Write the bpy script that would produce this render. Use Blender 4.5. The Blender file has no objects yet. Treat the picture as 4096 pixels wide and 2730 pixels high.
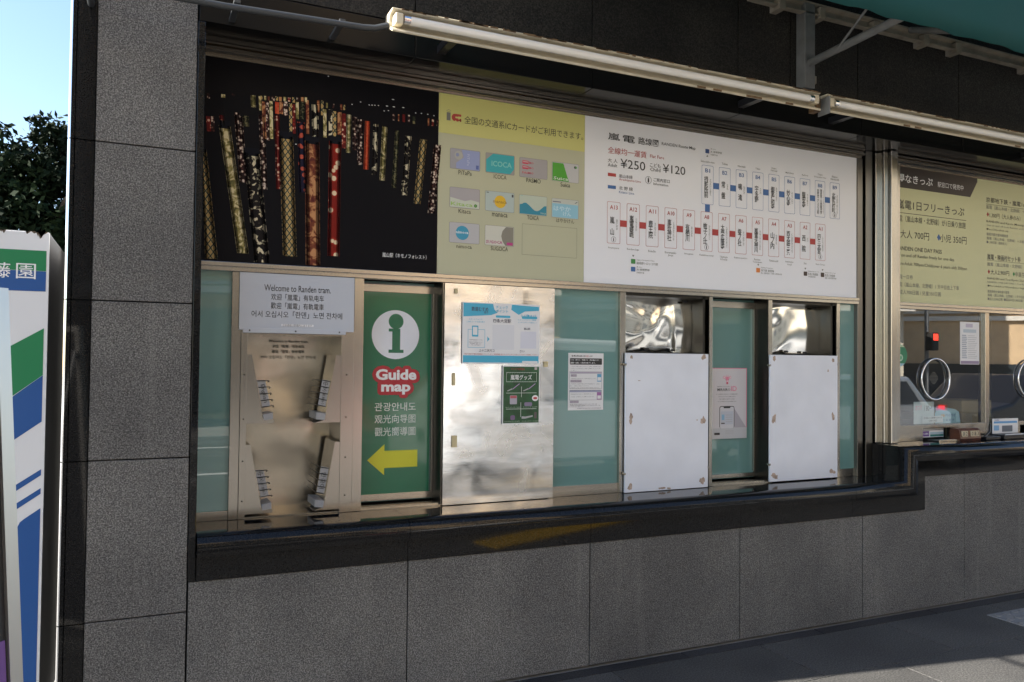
import bpy, bmesh, math, random
from mathutils import Vector, Matrix
random.seed(7)
sc = bpy.context.scene
COL = sc.collection
R = math.radians

# ------------------------------------------------------------------ camera
cam_d = bpy.data.cameras.new('camera')
cam = bpy.data.objects.new('camera', cam_d); COL.objects.link(cam)
cam_d.sensor_fit = 'HORIZONTAL'; cam_d.sensor_width = 36.0
cam_d.lens = 36.0 * 3208.26 / 4096.0
cam_d.clip_start = 0.05; cam_d.clip_end = 500
YAW, PITCH, ROLL = 0.4314, 0.0235, 0.0105
fwd = Vector((math.sin(YAW)*math.cos(PITCH), math.cos(YAW)*math.cos(PITCH), math.sin(PITCH)))
rt0 = Vector((math.cos(YAW), -math.sin(YAW), 0)); up0 = rt0.cross(fwd)
rt = math.cos(ROLL)*rt0 + math.sin(ROLL)*up0; up = -math.sin(ROLL)*rt0 + math.cos(ROLL)*up0
cam.matrix_world = Matrix(((rt.x, up.x, -fwd.x, 0), (rt.y, up.y, -fwd.y, -3.6), (rt.z, up.z, -fwd.z, 1.475), (0, 0, 0, 1)))
sc.camera = cam

# ------------------------------------------------------------------ sky, sun, exposure
SUN_EL, SUN_AZ = R(33.5), math.atan2(-1.0, 0.165)          # azimuth measured from +Y towards +X
sdir = Vector((math.cos(SUN_EL)*math.sin(SUN_AZ), math.cos(SUN_EL)*math.cos(SUN_AZ), math.sin(SUN_EL)))
world = bpy.data.worlds.new('World'); sc.world = world; world.use_nodes = True
wn = world.node_tree.nodes; wl = world.node_tree.links
sky = wn.new('ShaderNodeTexSky'); sky.sky_type = 'NISHITA'; sky.sun_disc = False
sky.sun_elevation = SUN_EL; sky.sun_rotation = SUN_AZ % (2*math.pi); sky.air_density = 1.0; sky.dust_density = 1.0; sky.ozone_density = 2.0
wl.new(sky.outputs[0], wn['Background'].inputs[0]); wn['Background'].inputs[1].default_value = 0.085
sun_d = bpy.data.lights.new('sun', 'SUN'); sun_d.energy = 5.0; sun_d.angle = R(0.5); sun_d.color = (1, .93, .83)
sun = bpy.data.objects.new('sun', sun_d); COL.objects.link(sun)
sun.location = (-8, 3, 12); sun.rotation_euler = sdir.to_track_quat('Z', 'Y').to_euler()
sc.view_settings.view_transform = 'Standard'; sc.view_settings.look = 'None'
sc.view_settings.exposure = 1.95; sc.view_settings.gamma = 1.0

# ------------------------------------------------------------------ materials
def new_mat(name):
    m = bpy.data.materials.new(name); m.use_nodes = True
    return m, m.node_tree.nodes, m.node_tree.links, m.node_tree.nodes['Principled BSDF']
def plain(name, col, rough=.6, metal=0., coat=0., bump=0., bscale=40, spec=.5, vary=0.0, vscale=3.0):
    m, n, l, p = new_mat(name)
    p.inputs['Base Color'].default_value = (*col, 1); p.inputs['Roughness'].default_value = rough
    p.inputs['Metallic'].default_value = metal; p.inputs['Specular IOR Level'].default_value = spec
    p.inputs['Coat Weight'].default_value = coat; p.inputs['Coat Roughness'].default_value = .04
    if bump or vary:
        tc = n.new('ShaderNodeTexCoord')
    if bump:
        nz = n.new('ShaderNodeTexNoise'); nz.inputs['Scale'].default_value = bscale; nz.inputs['Detail'].default_value = 4
        b = n.new('ShaderNodeBump'); b.inputs['Strength'].default_value = bump; b.inputs['Distance'].default_value = .01
        l.new(tc.outputs['Object'], nz.inputs['Vector']); l.new(nz.outputs[0], b.inputs['Height']); l.new(b.outputs[0], p.inputs['Normal'])
    if vary:
        nz = n.new('ShaderNodeTexNoise'); nz.inputs['Scale'].default_value = vscale; nz.inputs['Detail'].default_value = 5
        r = n.new('ShaderNodeValToRGB'); r.color_ramp.elements[0].position = .3; r.color_ramp.elements[1].position = .7
        r.color_ramp.elements[0].color = (*[c*(1-vary) for c in col], 1); r.color_ramp.elements[1].color = (*[min(1, c*(1+vary*.6)) for c in col], 1)
        l.new(tc.outputs['Object'], nz.inputs['Vector']); l.new(nz.outputs[0], r.inputs[0]); l.new(r.outputs[0], p.inputs['Base Color'])
    return m
def granite(name, dark, mid, light, scale=150, rough=.75, stain=.35):
    m, n, l, p = new_mat(name)
    tc = n.new('ShaderNodeTexCoord')
    a = n.new('ShaderNodeTexNoise'); a.inputs['Scale'].default_value = scale; a.inputs['Detail'].default_value = 3; a.inputs['Roughness'].default_value = .6
    r = n.new('ShaderNodeValToRGB'); e = r.color_ramp.elements
    e[0].position = .36; e[0].color = (*dark, 1); e[1].position = .66; e[1].color = (*light, 1)
    k = e.new(.5); k.color = (*mid, 1)
    s = n.new('ShaderNodeTexNoise'); s.inputs['Scale'].default_value = 2.2; s.inputs['Detail'].default_value = 6
    sr = n.new('ShaderNodeValToRGB'); sr.color_ramp.elements[0].position = .35; sr.color_ramp.elements[1].position = .7
    sr.color_ramp.elements[0].color = (1-stain, 1-stain, 1-stain*.95, 1); sr.color_ramp.elements[1].color = (1, 1, 1, 1)
    mx = n.new('ShaderNodeMix'); mx.data_type = 'RGBA'; mx.blend_type = 'MULTIPLY'; mx.inputs[0].default_value = 1
    b = n.new('ShaderNodeBump'); b.inputs['Strength'].default_value = .5; b.inputs['Distance'].default_value = .003
    for x in (a, s): l.new(tc.outputs['Object'], x.inputs['Vector'])
    l.new(a.outputs[0], r.inputs[0]); l.new(s.outputs[0], sr.inputs[0])
    l.new(r.outputs[0], mx.inputs[6]); l.new(sr.outputs[0], mx.inputs[7]); l.new(mx.outputs[2], p.inputs['Base Color'])
    l.new(a.outputs[0], b.inputs['Height']); l.new(b.outputs[0], p.inputs['Normal'])
    p.inputs['Roughness'].default_value = rough; p.inputs['Specular IOR Level'].default_value = .35
    ge = n.new('ShaderNodeNewGeometry'); mr = n.new('ShaderNodeMapRange'); mr.inputs[3].default_value = .84; mr.inputs[4].default_value = 1.1
    cmx = n.new('ShaderNodeCombineColor'); m2 = n.new('ShaderNodeMix'); m2.data_type = 'RGBA'; m2.blend_type = 'MULTIPLY'; m2.inputs[0].default_value = 1
    l.new(ge.outputs['Random Per Island'], mr.inputs[0])
    for q in range(3): l.new(mr.outputs[0], cmx.inputs[q])
    l.new(mx.outputs[2], m2.inputs[6]); l.new(cmx.outputs[0], m2.inputs[7]); l.new(m2.outputs[2], p.inputs['Base Color'])
    # thin water streaks running down the stone
    ws = n.new('ShaderNodeTexNoise'); ws.inputs['Scale'].default_value = 1; ws.inputs['Detail'].default_value = 3; wm = n.new('ShaderNodeMapping'); wm.inputs['Scale'].default_value = (16, 16, .7)
    wr = n.new('ShaderNodeValToRGB'); wr.color_ramp.elements[0].position = .60; wr.color_ramp.elements[1].position = .78; wr.color_ramp.elements[0].color = (0, 0, 0, 1); wr.color_ramp.elements[1].color = (.16, .16, .16, 1)
    m3 = n.new('ShaderNodeMix'); m3.data_type = 'RGBA'; m3.inputs[7].default_value = (*[min(1, c*1.9) for c in mid], 1)
    l.new(tc.outputs['Object'], wm.inputs[0]); l.new(wm.outputs[0], ws.inputs['Vector']); l.new(ws.outputs[0], wr.inputs[0])
    if rough > .7 and scale > 100: l.new(wr.outputs[0], m3.inputs[0]); l.new(m2.outputs[2], m3.inputs[6]); l.new(m3.outputs[2], p.inputs['Base Color'])
    return m
def steel(name, col=(.45, .425, .38), rough=.21, vertical=True, wav=.0, rvar=.03):
    m, n, l, p = new_mat(name)
    tc = n.new('ShaderNodeTexCoord'); mp = n.new('ShaderNodeMapping')
    mp.inputs['Scale'].default_value = (420, 420, 2) if vertical else (2, 420, 420)
    nz = n.new('ShaderNodeTexNoise'); nz.inputs['Scale'].default_value = 1; nz.inputs['Detail'].default_value = 3
    rr = n.new('ShaderNodeMapRange'); rr.inputs[3].default_value = rough - rvar/2; rr.inputs[4].default_value = rough + rvar/2
    b = n.new('ShaderNodeBump'); b.inputs['Strength'].default_value = .004; b.inputs['Distance'].default_value = .002
    l.new(tc.outputs['Object'], mp.inputs[0]); l.new(mp.outputs[0], nz.inputs['Vector']); l.new(nz.outputs[0], rr.inputs[0])
    l.new(rr.outputs[0], p.inputs['Roughness']); l.new(nz.outputs[0], b.inputs['Height'])
    last = b
    if wav:
        w = n.new('ShaderNodeTexNoise'); w.inputs['Scale'].default_value = 4.5; w.inputs['Detail'].default_value = 1.5
        b2 = n.new('ShaderNodeBump'); b2.inputs['Strength'].default_value = wav; b2.inputs['Distance'].default_value = .03
        l.new(tc.outputs['Object'], w.inputs['Vector']); l.new(w.outputs[0], b2.inputs['Height']); l.new(b.outputs[0], b2.inputs['Normal']); last = b2
    l.new(last.outputs[0], p.inputs['Normal'])
    p.inputs['Metallic'].default_value = 1; p.inputs['Base Color'].default_value = (*col, 1)
    return m
def pattern(name, bg, fg, scale, kind='voronoi', lo=.35, hi=.45, third=None):
    m, n, l, p = new_mat(name)
    tc = n.new('ShaderNodeTexCoord')
    if kind == 'voronoi':
        t = n.new('ShaderNodeTexVoronoi'); t.inputs['Scale'].default_value = scale; o = t.outputs['Distance']; l.new(tc.outputs['Object'], t.inputs['Vector'])
    elif kind == 'noise':
        t = n.new('ShaderNodeTexNoise'); t.inputs['Scale'].default_value = scale; t.inputs['Detail'].default_value = 2; t.inputs['Distortion'].default_value = 1.2; o = t.outputs[0]; l.new(tc.outputs['Object'], t.inputs['Vector'])
    else:
        ws = []
        for a in (35, -35):
            mp = n.new('ShaderNodeMapping'); mp.inputs['Rotation'].default_value = (0, R(a), 0); l.new(tc.outputs['Object'], mp.inputs[0])
            t = n.new('ShaderNodeTexWave'); t.inputs['Scale'].default_value = scale; t.inputs['Distortion'].default_value = .6; t.inputs['Detail Scale'].default_value = 8; l.new(mp.outputs[0], t.inputs['Vector']); ws.append(t)
        mn = n.new('ShaderNodeMath'); mn.operation = 'MINIMUM'
        l.new(ws[0].outputs['Fac'], mn.inputs[0]); l.new(ws[1].outputs['Fac'], mn.inputs[1]); o = mn.outputs[0]
    r = n.new('ShaderNodeValToRGB'); e = r.color_ramp.elements
    e[0].position = lo; e[0].color = (*fg, 1); e[1].position = hi; e[1].color = (*bg, 1)
    if third: k = e.new(min(.98, hi+.18)); k.color = (*third, 1)
    l.new(o, r.inputs[0]); l.new(r.outputs[0], p.inputs['Base Color'])
    p.inputs['Roughness'].default_value = .55; p.inputs['Specular IOR Level'].default_value = .12
    return m
M = {}
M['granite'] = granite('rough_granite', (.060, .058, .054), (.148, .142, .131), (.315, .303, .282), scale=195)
M['granite_up'] = granite('dirty_shaded_granite', (.010, .009, .0075), (.028, .025, .020), (.060, .053, .044), stain=.55)  # same stone, dirtier brown, its colour also darkened for shade under the awning
M['black'] = granite('polished_black_granite', (.006, .006, .006), (.010, .010, .010), (.018, .018, .019), scale=220, rough=.05, stain=.1)
M['black'].node_tree.nodes['Principled BSDF'].inputs['Specular IOR Level'].default_value = .30
M['black'].node_tree.nodes['Bump'].inputs['Strength'].default_value = .0
M['black_d'] = plain('dull_black_granite', (.009, .009, .009), .16, spec=.16); M['steel_r'] = steel('dull_steel_rail', (.27, .24, .20), .24, False); M['mortar'] = plain('dark_mortar', (.02, .02, .022), .9)
M['steel'] = steel('brushed_steel'); M['steel_h'] = steel('brushed_steel_horizontal', vertical=False, rough=.26)
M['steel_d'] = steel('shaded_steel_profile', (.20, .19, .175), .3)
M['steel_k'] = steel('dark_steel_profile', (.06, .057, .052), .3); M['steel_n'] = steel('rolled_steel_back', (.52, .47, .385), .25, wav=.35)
def mottled_sheet():
    m, n, l, p = new_mat('thin_polished_metal'); tc = n.new('ShaderNodeTexCoord')
    a = n.new('ShaderNodeTexNoise'); a.inputs['Scale'].default_value = 5; a.inputs['Detail'].default_value = 6; a.inputs['Distortion'].default_value = .8
    mp = n.new('ShaderNodeMapping'); mp.inputs['Scale'].default_value = (1.5, 1, 7); s = n.new('ShaderNodeTexNoise'); s.inputs['Scale'].default_value = 3; s.inputs['Detail'].default_value = 4
    r = n.new('ShaderNodeMapRange'); r.inputs[1].default_value = .35; r.inputs[2].default_value = .68; r.inputs[3].default_value = .11; r.inputs[4].default_value = .30
    c = n.new('ShaderNodeValToRGB'); c.color_ramp.elements[0].position = .3; c.color_ramp.elements[1].position = .7; c.color_ramp.elements[0].color = (.56, .575, .58, 1); c.color_ramp.elements[1].color = (.80, .81, .82, 1)
    b = n.new('ShaderNodeBump'); b.inputs['Strength'].default_value = .055; b.inputs['Distance'].default_value = .008
    l.new(tc.outputs['Object'], a.inputs['Vector']); l.new(tc.outputs['Object'], mp.inputs[0]); l.new(mp.outputs[0], s.inputs['Vector'])
    l.new(a.outputs[0], r.inputs[0]); l.new(r.outputs[0], p.inputs['Roughness']); l.new(s.outputs[0], c.inputs[0]); l.new(c.outputs[0], p.inputs['Base Color'])
    l.new(s.outputs[0], b.inputs['Height']); l.new(b.outputs[0], p.inputs['Normal']); p.inputs['Metallic'].default_value = 1
    return m
M['sheet'] = mottled_sheet()
M['foil'] = plain('mirror_film', (.90, .87, .80), .12, 1.0)
M['chrome'] = plain('chrome', (.85, .85, .86), .08, 1.0)
M['bolt'] = plain('dark_bolt', (.05, .05, .05), .4, .8)
M['teal'] = plain('frosted_teal_glass', (.135, .285, .265), .5, 0, coat=1., vary=.10, vscale=1.3); M['teal'].node_tree.nodes['Principled BSDF'].inputs['Coat IOR'].default_value = 1.8; M['teal'].node_tree.nodes['Principled BSDF'].inputs['Coat Roughness'].default_value = .0
M['whiteb'] = plain('white_board', (.74, .765, .82), .45, vary=.07, vscale=4)
M['label'] = plain('grey_label_plate', (.31, .31, .315), .45); M['plate'] = plain('pale_painted_plate', (.47, .50, .55), .35)
M['paper'] = plain('white_paper', (.74, .74, .74), .55)
M['residue'] = plain('tape_residue', (.44, .34, .27), .8, vary=.4, vscale=60)
M['tape'] = plain('brown_tape', (.56, .47, .27), .6)
# inks
def ink(k, col, rough=.45): M[k] = plain('ink_'+k, col, rough)
for k, c in dict(k_black=(.022, .021, .021), k_dark=(.045, .042, .032), k_grey=(.17, .17, .15), k_gk=(.12, .12, .14), k_red=(.42, .045, .04), k_blue=(.05, .14, .36), k_white=(.80, .80, .80),
                 k_white2=(.70, .76, .70), k_wh2=(.45, .55, .45), k_cy=(.06, .40, .58), k_dk=(.07, .075, .11), k_pink=(.75, .25, .36), k_tiny=(.20, .20, .22), k_green=(.02, .21, .10),
                 k_orange=(.72, .22, .04), k_brown=(.06, .035, .025), k_navy=(.025, .07, .22), k_sgreen=(.05, .26, .06), k_yellow=(.62, .60, .035), k_lgrey=(.42, .42, .43), k_purple=(.16, .07, .27)).items():
    ink(k, c)
M['ic_lo'] = plain('board_sage', (.47, .47, .32), .4); M['ic_hi'] = plain('board_yellow', (.60, .58, .20), .4)
M['map_w'] = plain('map_white', (.80, .81, .84), .4); M['fare_y'] = plain('fare_yellow', (.56, .56, .31), .4)
M['photo_k'] = plain('photo_black', (.003, .003, .005), .55, spec=.12)
M['guide'] = plain('guide_green', (.008, .145, .066), .25, coat=.4)
P = {'a': pattern('kimono_lattice', (0.505, 0.413, 0.22), (0.0459, 0.0551, 0.0367), 16, 'lattice', .12, .2, (0.459, 0.302, 0.11)), 'b': pattern('kimono_cream', (0.312, 0.257, 0.0918), (0.661, 0.57, 0.331), 34, 'noise', .44, .5, (0.0734, 0.0734, 0.0275)),
     'c': pattern('kimono_blackbirds', (0.011, 0.00918, 0.00918), (0.643, 0.57, 0.386), 30, 'noise', .43, .47), 'd': pattern('kimono_speckle', (0.0918, 0.0275, 0.023), (0.689, 0.57, 0.459), 75, 'voronoi', .3, .45, (0.0184, 0.00918, 0.00918)),
     'e': pattern('kimono_rust', (0.184, 0.0505, 0.023), (0.505, 0.248, 0.11), 28, 'noise', .42, .52, (0.0918, 0.0184, 0.0184)), 'f': pattern('kimono_crest', (0.331, 0.0257, 0.0138), (0.734, 0.57, 0.367), 24, 'voronoi', .24, .3, (0.203, 0.0138, 0.00918)),
     'g': pattern('kimono_dots', (0.275, 0.0275, 0.0138), (0.689, 0.505, 0.367), 60, 'voronoi', .25, .35, (0.11, 0.00918, 0.00918)), 'h': pattern('kimono_balls', (0.0184, 0.011, 0.0275), (0.505, 0.0918, 0.0551), 42, 'voronoi', .38, .44, (0.00918, 0.00918, 0.0275)),
     'k': pattern('kimono_pine', (0.0275, 0.0321, 0.0184), (0.184, 0.165, 0.0826), 60, 'noise', .42, .5), 'r': pattern('kimono_red', (0.478, 0.0459, 0.0184), (0.57, 0.11, 0.0459), 70, 'noise', .4, .6)}
M['lamp_body'] = plain('aged_cream_enamel', (.60, .54, .41), .4, vary=.18, vscale=9); M['tube'] = plain('white_glass_tube', (.80, .79, .76), .18, coat=.5)
M['rust'] = plain('rusty_dirt', (.16, .10, .05), .8, vary=.5, vscale=30)
M['galv'] = plain('galvanised_paint', (.17, .175, .175), .5, .0, vary=.2, vscale=14); M['pipe'] = plain('grey_pipe', (.045, .05, .055), .4)
M['rail_p'] = plain('dirty_beige_rail', (.30, .27, .22), .6, vary=.3, vscale=12)
M['dirt'] = plain('brown_grime', (.10, .07, .045), .9)
def fabric():
    m, n, l, p = new_mat('teal_canvas')
    t = n.new('ShaderNodeBsdfTranslucent'); t.inputs[0].default_value = (.015, .15, .15, 1)
    mx = n.new('ShaderNodeMixShader'); mx.inputs[0].default_value = .45
    p.inputs['Base Color'].default_value = (.015, .115, .115, 1); p.inputs['Roughness'].default_value = .8
    l.new(p.outputs[0], mx.inputs[1]); l.new(t.outputs[0], mx.inputs[2]); l.new(mx.outputs[0], n['Material Output'].inputs[0])
    return m
M['canvas'] = fabric()
def soft_ink():                                               # half covering dark printing ink
    m, n, l, p = new_mat('half_tone_black'); p.inputs['Base Color'].default_value = (.004, .003, .003, 1); p.inputs['Alpha'].default_value = .55
    p.inputs['Roughness'].default_value = .6; p.inputs['Specular IOR Level'].default_value = .05; return m
M['half'] = soft_ink()
def clear_glass():
    m, n, l, p = new_mat('window_glass')
    g = n.new('ShaderNodeBsdfGlossy'); g.inputs['Roughness'].default_value = .0; g.inputs[0].default_value = (1, 1, 1, 1)
    t = n.new('ShaderNodeBsdfTransparent'); t.inputs[0].default_value = (.80, .84, .82, 1)
    f = n.new('ShaderNodeFresnel'); f.inputs[0].default_value = 2.7
    mx = n.new('ShaderNodeMixShader'); ge = n.new('ShaderNodeNewGeometry'); iv = n.new('ShaderNodeMath'); iv.operation = 'SUBTRACT'; iv.inputs[0].default_value = 1
    ml = n.new('ShaderNodeMath'); ml.operation = 'MULTIPLY'; l.new(ge.outputs['Backfacing'], iv.inputs[1]); l.new(iv.outputs[0], ml.inputs[0]); l.new(f.outputs[0], ml.inputs[1])
    # one reflecting and tinting side is enough for a thin pane
    ff = n.new('ShaderNodeMix'); ff.data_type = 'RGBA'; ff.inputs[6].default_value = (.90, .94, .93, 1); ff.inputs[7].default_value = (1, 1, 1, 1); l.new(ge.outputs['Backfacing'], ff.inputs[0]); l.new(ff.outputs[2], t.inputs[0])
    l.new(ml.outputs[0], mx.inputs[0]); l.new(t.outputs[0], mx.inputs[1]); l.new(g.outputs[0], mx.inputs[2])
    l.new(mx.outputs[0], n['Material Output'].inputs[0]); return m
M['glass'] = clear_glass()
M['acrylic'] = plain('acrylic', (.7, .75, .76), .1)
M['room'] = plain('dim_room', (.05, .05, .045), .8); M['desk'] = plain('desk_grey', (.12, .13, .13), .6)
M['box_b'] = plain('cardboard', (.25, .20, .10), .8)
M['wood'] = plain('dark_wood', (.10, .035, .018), .35, vary=.4, vscale=22); M['cream'] = plain('cream_block', (.55, .47, .32), .5)
M['blackp'] = plain('black_plastic', (.012, .012, .014), .35)
M['vend'] = plain('vending_white', (.70, .71, .72), .35); M['vend_s'] = plain('vending_side_shaded', (.022, .021, .02), .6, vary=.25, vscale=6); M['vgreen'] = plain('vending_green', (.012, .20, .075), .3); M['vblue'] = plain('vending_blue', (.015, .085, .29), .3)  # vend_s: cream cabinet side, its colour darkened for the shade beside the pier
M['alu'] = plain('aluminium', (.55, .53, .50), .35, .9)
M['tile'] = granite('pavement_granite', (.036, .036, .035), (.074, .073, .070), (.14, .137, .13), scale=130, rough=.6, stain=.3)
M['joint'] = plain('pale_joint', (.36, .36, .36), .9); M['border'] = granite('border_granite', (.02, .02, .022), (.04, .04, .042), (.075, .075, .08), scale=130, rough=.5)
M['asphalt'] = granite('asphalt', (.07, .068, .063), (.11, .106, .10), (.17, .165, .155), scale=60, rough=.9)
M['tact_y'] = plain('tactile_yellow', (.55, .34, .03), .7); M['tact_g'] = plain('tactile_grey', (.20, .205, .21), .6)
M['kerb'] = plain('kerb_stone', (.33, .32, .30), .8); M['line'] = plain('road_paint', (.7, .7, .68), .7)
M['bark'] = plain('bark', (.06, .045, .03), .9, bump=.6, bscale=20)
def leaf():
    m, n, l, p = new_mat('leaves')
    oi = n.new('ShaderNodeTexCoord'); nz = n.new('ShaderNodeTexNoise'); nz.inputs['Scale'].default_value = 1.6
    r = n.new('ShaderNodeValToRGB'); r.color_ramp.elements[0].position = .35; r.color_ramp.elements[1].position = .68
    r.color_ramp.elements[0].color = (.004, .010, .004, 1); r.color_ramp.elements[1].color = (.013, .026, .008, 1)
    l.new(oi.outputs['Object'], nz.inputs['Vector']); l.new(nz.outputs[0], r.inputs[0]); l.new(r.outputs[0], p.inputs['Base Color'])
    p.inputs['Roughness'].default_value = .8; p.inputs['Specular IOR Level'].default_value = .15
    return m
M['leaf'] = leaf()
M['wall_b'] = plain('beige_tile_wall', (.66, .48, .29), .7, vary=.12, vscale=3); M['wall_c'] = plain('cream_wall', (.62, .56, .45), .8, vary=.1, vscale=2); M['wall_g'] = plain('grey_wall', (.38, .37, .36), .8, vary=.1, vscale=2)
M['win_d'] = plain('window_dark', (.03, .04, .05), .08); M['shop'] = plain('shop_shade', (.05, .045, .04), .6); M['ledge'] = plain('ledge_white', (.70, .66, .58), .7)
M['car_w'] = plain('car_white', (.75, .75, .74), .25, coat=.8); M['car_r'] = plain('car_red', (.42, .02, .02), .25, coat=.8); M['car_k'] = plain('car_black', (.012, .012, .014), .3, coat=.4); M['car_s'] = plain('car_silver', (.45, .46, .47), .25, .4, coat=.8); M['tyre'] = plain('tyre', (.015, .015, .015), .8)
M['lamp_r'] = plain('red_lens', (.5, .02, .015), .2); M['hub'] = plain('wheel_hub', (.5, .5, .5), .3, .8)
M['wallpl'] = plain('wall_plaster', (.30, .29, .27), .9)

# ------------------------------------------------------------------ mesh helpers
class MB:
    def __init__(self): self.bm = bmesh.new(); self.mats = []
    def mi(self, m):
        if m is None: return 0
        if m not in self.mats: self.mats.append(m)
        return self.mats.index(m)
    def box(self, x0, x1, y0, y1, z0, z1, m=None, bev=0.):
        b = bmesh.new(); bmesh.ops.create_cube(b, size=1)
        for v in b.verts: v.co = Vector(((x0+x1)/2+v.co.x*(x1-x0), (y0+y1)/2+v.co.y*(y1-y0), (z0+z1)/2+v.co.z*(z1-z0)))
        if bev: bmesh.ops.bevel(b, geom=b.edges[:], offset=bev, segments=2, affect='EDGES', profile=.5)
        self.merge(b, m); return self
    def merge(self, b, m=None):
        i = self.mi(m); vm = {}
        for v in b.verts: vm[v] = self.bm.verts.new(v.co)
        for f in b.faces:
            try: g = self.bm.faces.new([vm[v] for v in f.verts]); g.material_index = i; g.smooth = f.smooth
            except ValueError: pass
        b.free()
    def poly(self, pts, m=None):
        f = self.bm.faces.new([self.bm.verts.new(p) for p in pts]); f.material_index = self.mi(m); return f
    def flat(self, pts, y, m=None):                     # a face looking towards -Y from (x, z) points
        a = sum(pts[i-1][0]*pts[i][1]-pts[i][0]*pts[i-1][1] for i in range(len(pts)))
        if a < 0: pts = pts[::-1]
        self.poly([(x, y, z) for x, z in pts], m); return self
    def rect(self, x0, z0, x1, z1, y, m=None): return self.flat([(x0, z0), (x1, z0), (x1, z1), (x0, z1)], y, m)
    def rrect(self, x0, z0, x1, z1, r, y, m=None): return self.flat(rr_pts(x0, z0, x1, z1, r), y, m)
    def outline(self, pts, w, y, m=None):               # closed outline of width w grown inwards from a convex ring
        cx = sum(p[0] for p in pts)/len(pts); cz = sum(p[1] for p in pts)/len(pts)
        hx = max(abs(p[0]-cx) for p in pts); hz = max(abs(p[1]-cz) for p in pts)
        q = [(cx+(p[0]-cx)*(1-w/hx), cz+(p[1]-cz)*(1-w/hz)) for p in pts]
        for i in range(len(pts)):
            self.flat([pts[i-1], pts[i], q[i], q[i-1]], y, m)
    def disc(self, cx, cz, r, y, m=None, rz=None, n=40): return self.flat([(cx+r*math.cos(2*math.pi*i/n), cz+(rz or r)*math.sin(2*math.pi*i/n)) for i in range(n)], y, m)
    def tube(self, pts, r, m=None, n=10, cap=True):
        pts = [Vector(p) for p in pts]; rings = []
        i = self.mi(m); ref = None
        for k, p in enumerate(pts):
            d = (pts[min(k+1, len(pts)-1)]-pts[max(k-1, 0)]).normalized()
            a = Vector((0, 0, 1)) if abs(d.z) < .95 else Vector((1, 0, 0))
            if ref is not None and ref.cross(d).length > .1: a = ref
            u = d.cross(a).normalized(); w = u.cross(d); ref = w
            rad = r[k] if isinstance(r, (list, tuple)) else r
            rings.append([self.bm.verts.new(p+rad*(math.cos(2*math.pi*j/n)*u+math.sin(2*math.pi*j/n)*w)) for j in range(n)])
        for a, b in zip(rings, rings[1:]):
            for j in range(n):
                f = self.bm.faces.new((a[j], a[(j+1) % n], b[(j+1) % n], b[j])); f.material_index = i; f.smooth = True
        if cap:
            for ring in (rings[0], rings[-1][::-1]):
                f = self.bm.faces.new(ring); f.material_index = i
                for e in f.edges: e.smooth = False
        return self
    def extrude_x(self, prof, x0, x1, m=None, smooth=False):   # prof: (y, z) ring
        i = self.mi(m)
        a = [self.bm.verts.new((x0, y, z)) for y, z in prof]; b = [self.bm.verts.new((x1, y, z)) for y, z in prof]
        for k in range(len(prof)):
            f = self.bm.faces.new((a[k-1], a[k], b[k], b[k-1])); f.material_index = i; f.smooth = smooth
        for ring in (a[::-1], b):
            f = self.bm.faces.new(ring); f.material_index = i
        return self
    def prism_y(self, pts, y0, y1, m=None):                    # pts: (x, z) ring
        i = self.mi(m)
        a = [self.bm.verts.new((x, y0, z)) for x, z in pts]; b = [self.bm.verts.new((x, y1, z)) for x, z in pts]
        for k in range(len(pts)):
            f = self.bm.faces.new((a[k-1], a[k], b[k], b[k-1])); f.material_index = i
        for ring in (a[::-1], b): self.bm.faces.new(ring).material_index = i
        return self
    def prism_z(self, pts, z0, z1, m=None):                    # pts: (x, y) ring
        i = self.mi(m)
        a = [self.bm.verts.new((x, y, z0)) for x, y in pts]; b = [self.bm.verts.new((x, y, z1)) for x, y in pts]
        for k in range(len(pts)):
            f = self.bm.faces.new((a[k-1], a[k], b[k], b[k-1])); f.material_index = i
        for ring in (a[::-1], b): self.bm.faces.new(ring).material_index = i
        return self
    def build(self, name, m=None, parent=None, fix=False):
        if fix: bmesh.ops.recalc_face_normals(self.bm, faces=self.bm.faces[:])
        me = bpy.data.meshes.new(name); self.bm.to_mesh(me); self.bm.free()
        for k in (self.mats or [m]): me.materials.append(M[k] if isinstance(k, str) else k)
        o = bpy.data.objects.new(name, me); COL.objects.link(o)
        if parent is not None: o.parent = parent; o.matrix_parent_inverse = Matrix.Translation(parent.location).inverted() if parent.type == 'EMPTY' and not parent.parent else Matrix()
        return o
def each(name, m, parent, pieces):                                # one mesh per piece; a piece fills a fresh MB
    for fn in pieces:
        mb = MB(); fn(mb); mb.build(name, m, parent)
def rr_pts(x0, z0, x1, z1, r, n=5):
    o = []
    for cx, cz, a in ((x1-r, z1-r, 0), (x0+r, z1-r, 90), (x0+r, z0+r, 180), (x1-r, z0+r, 270)):
        for k in range(n+1): t = R(a+90*k/n); o.append((cx+r*math.cos(t), cz+r*math.sin(t)))
    return o
def thing(name, label, cat, loc=(0, 0, 0), group=None):
    o = bpy.data.objects.new(name, None); COL.objects.link(o); o.location = loc; o.empty_display_size = .1
    o['label'] = label; o['category'] = cat
    if group: o['group'] = group
    return o
def tag(o, label, cat, group=None):
    o['label'] = label; o['category'] = cat
    if group: o['group'] = group
    return o
def struct(o): o['kind'] = 'structure'; return o
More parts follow.
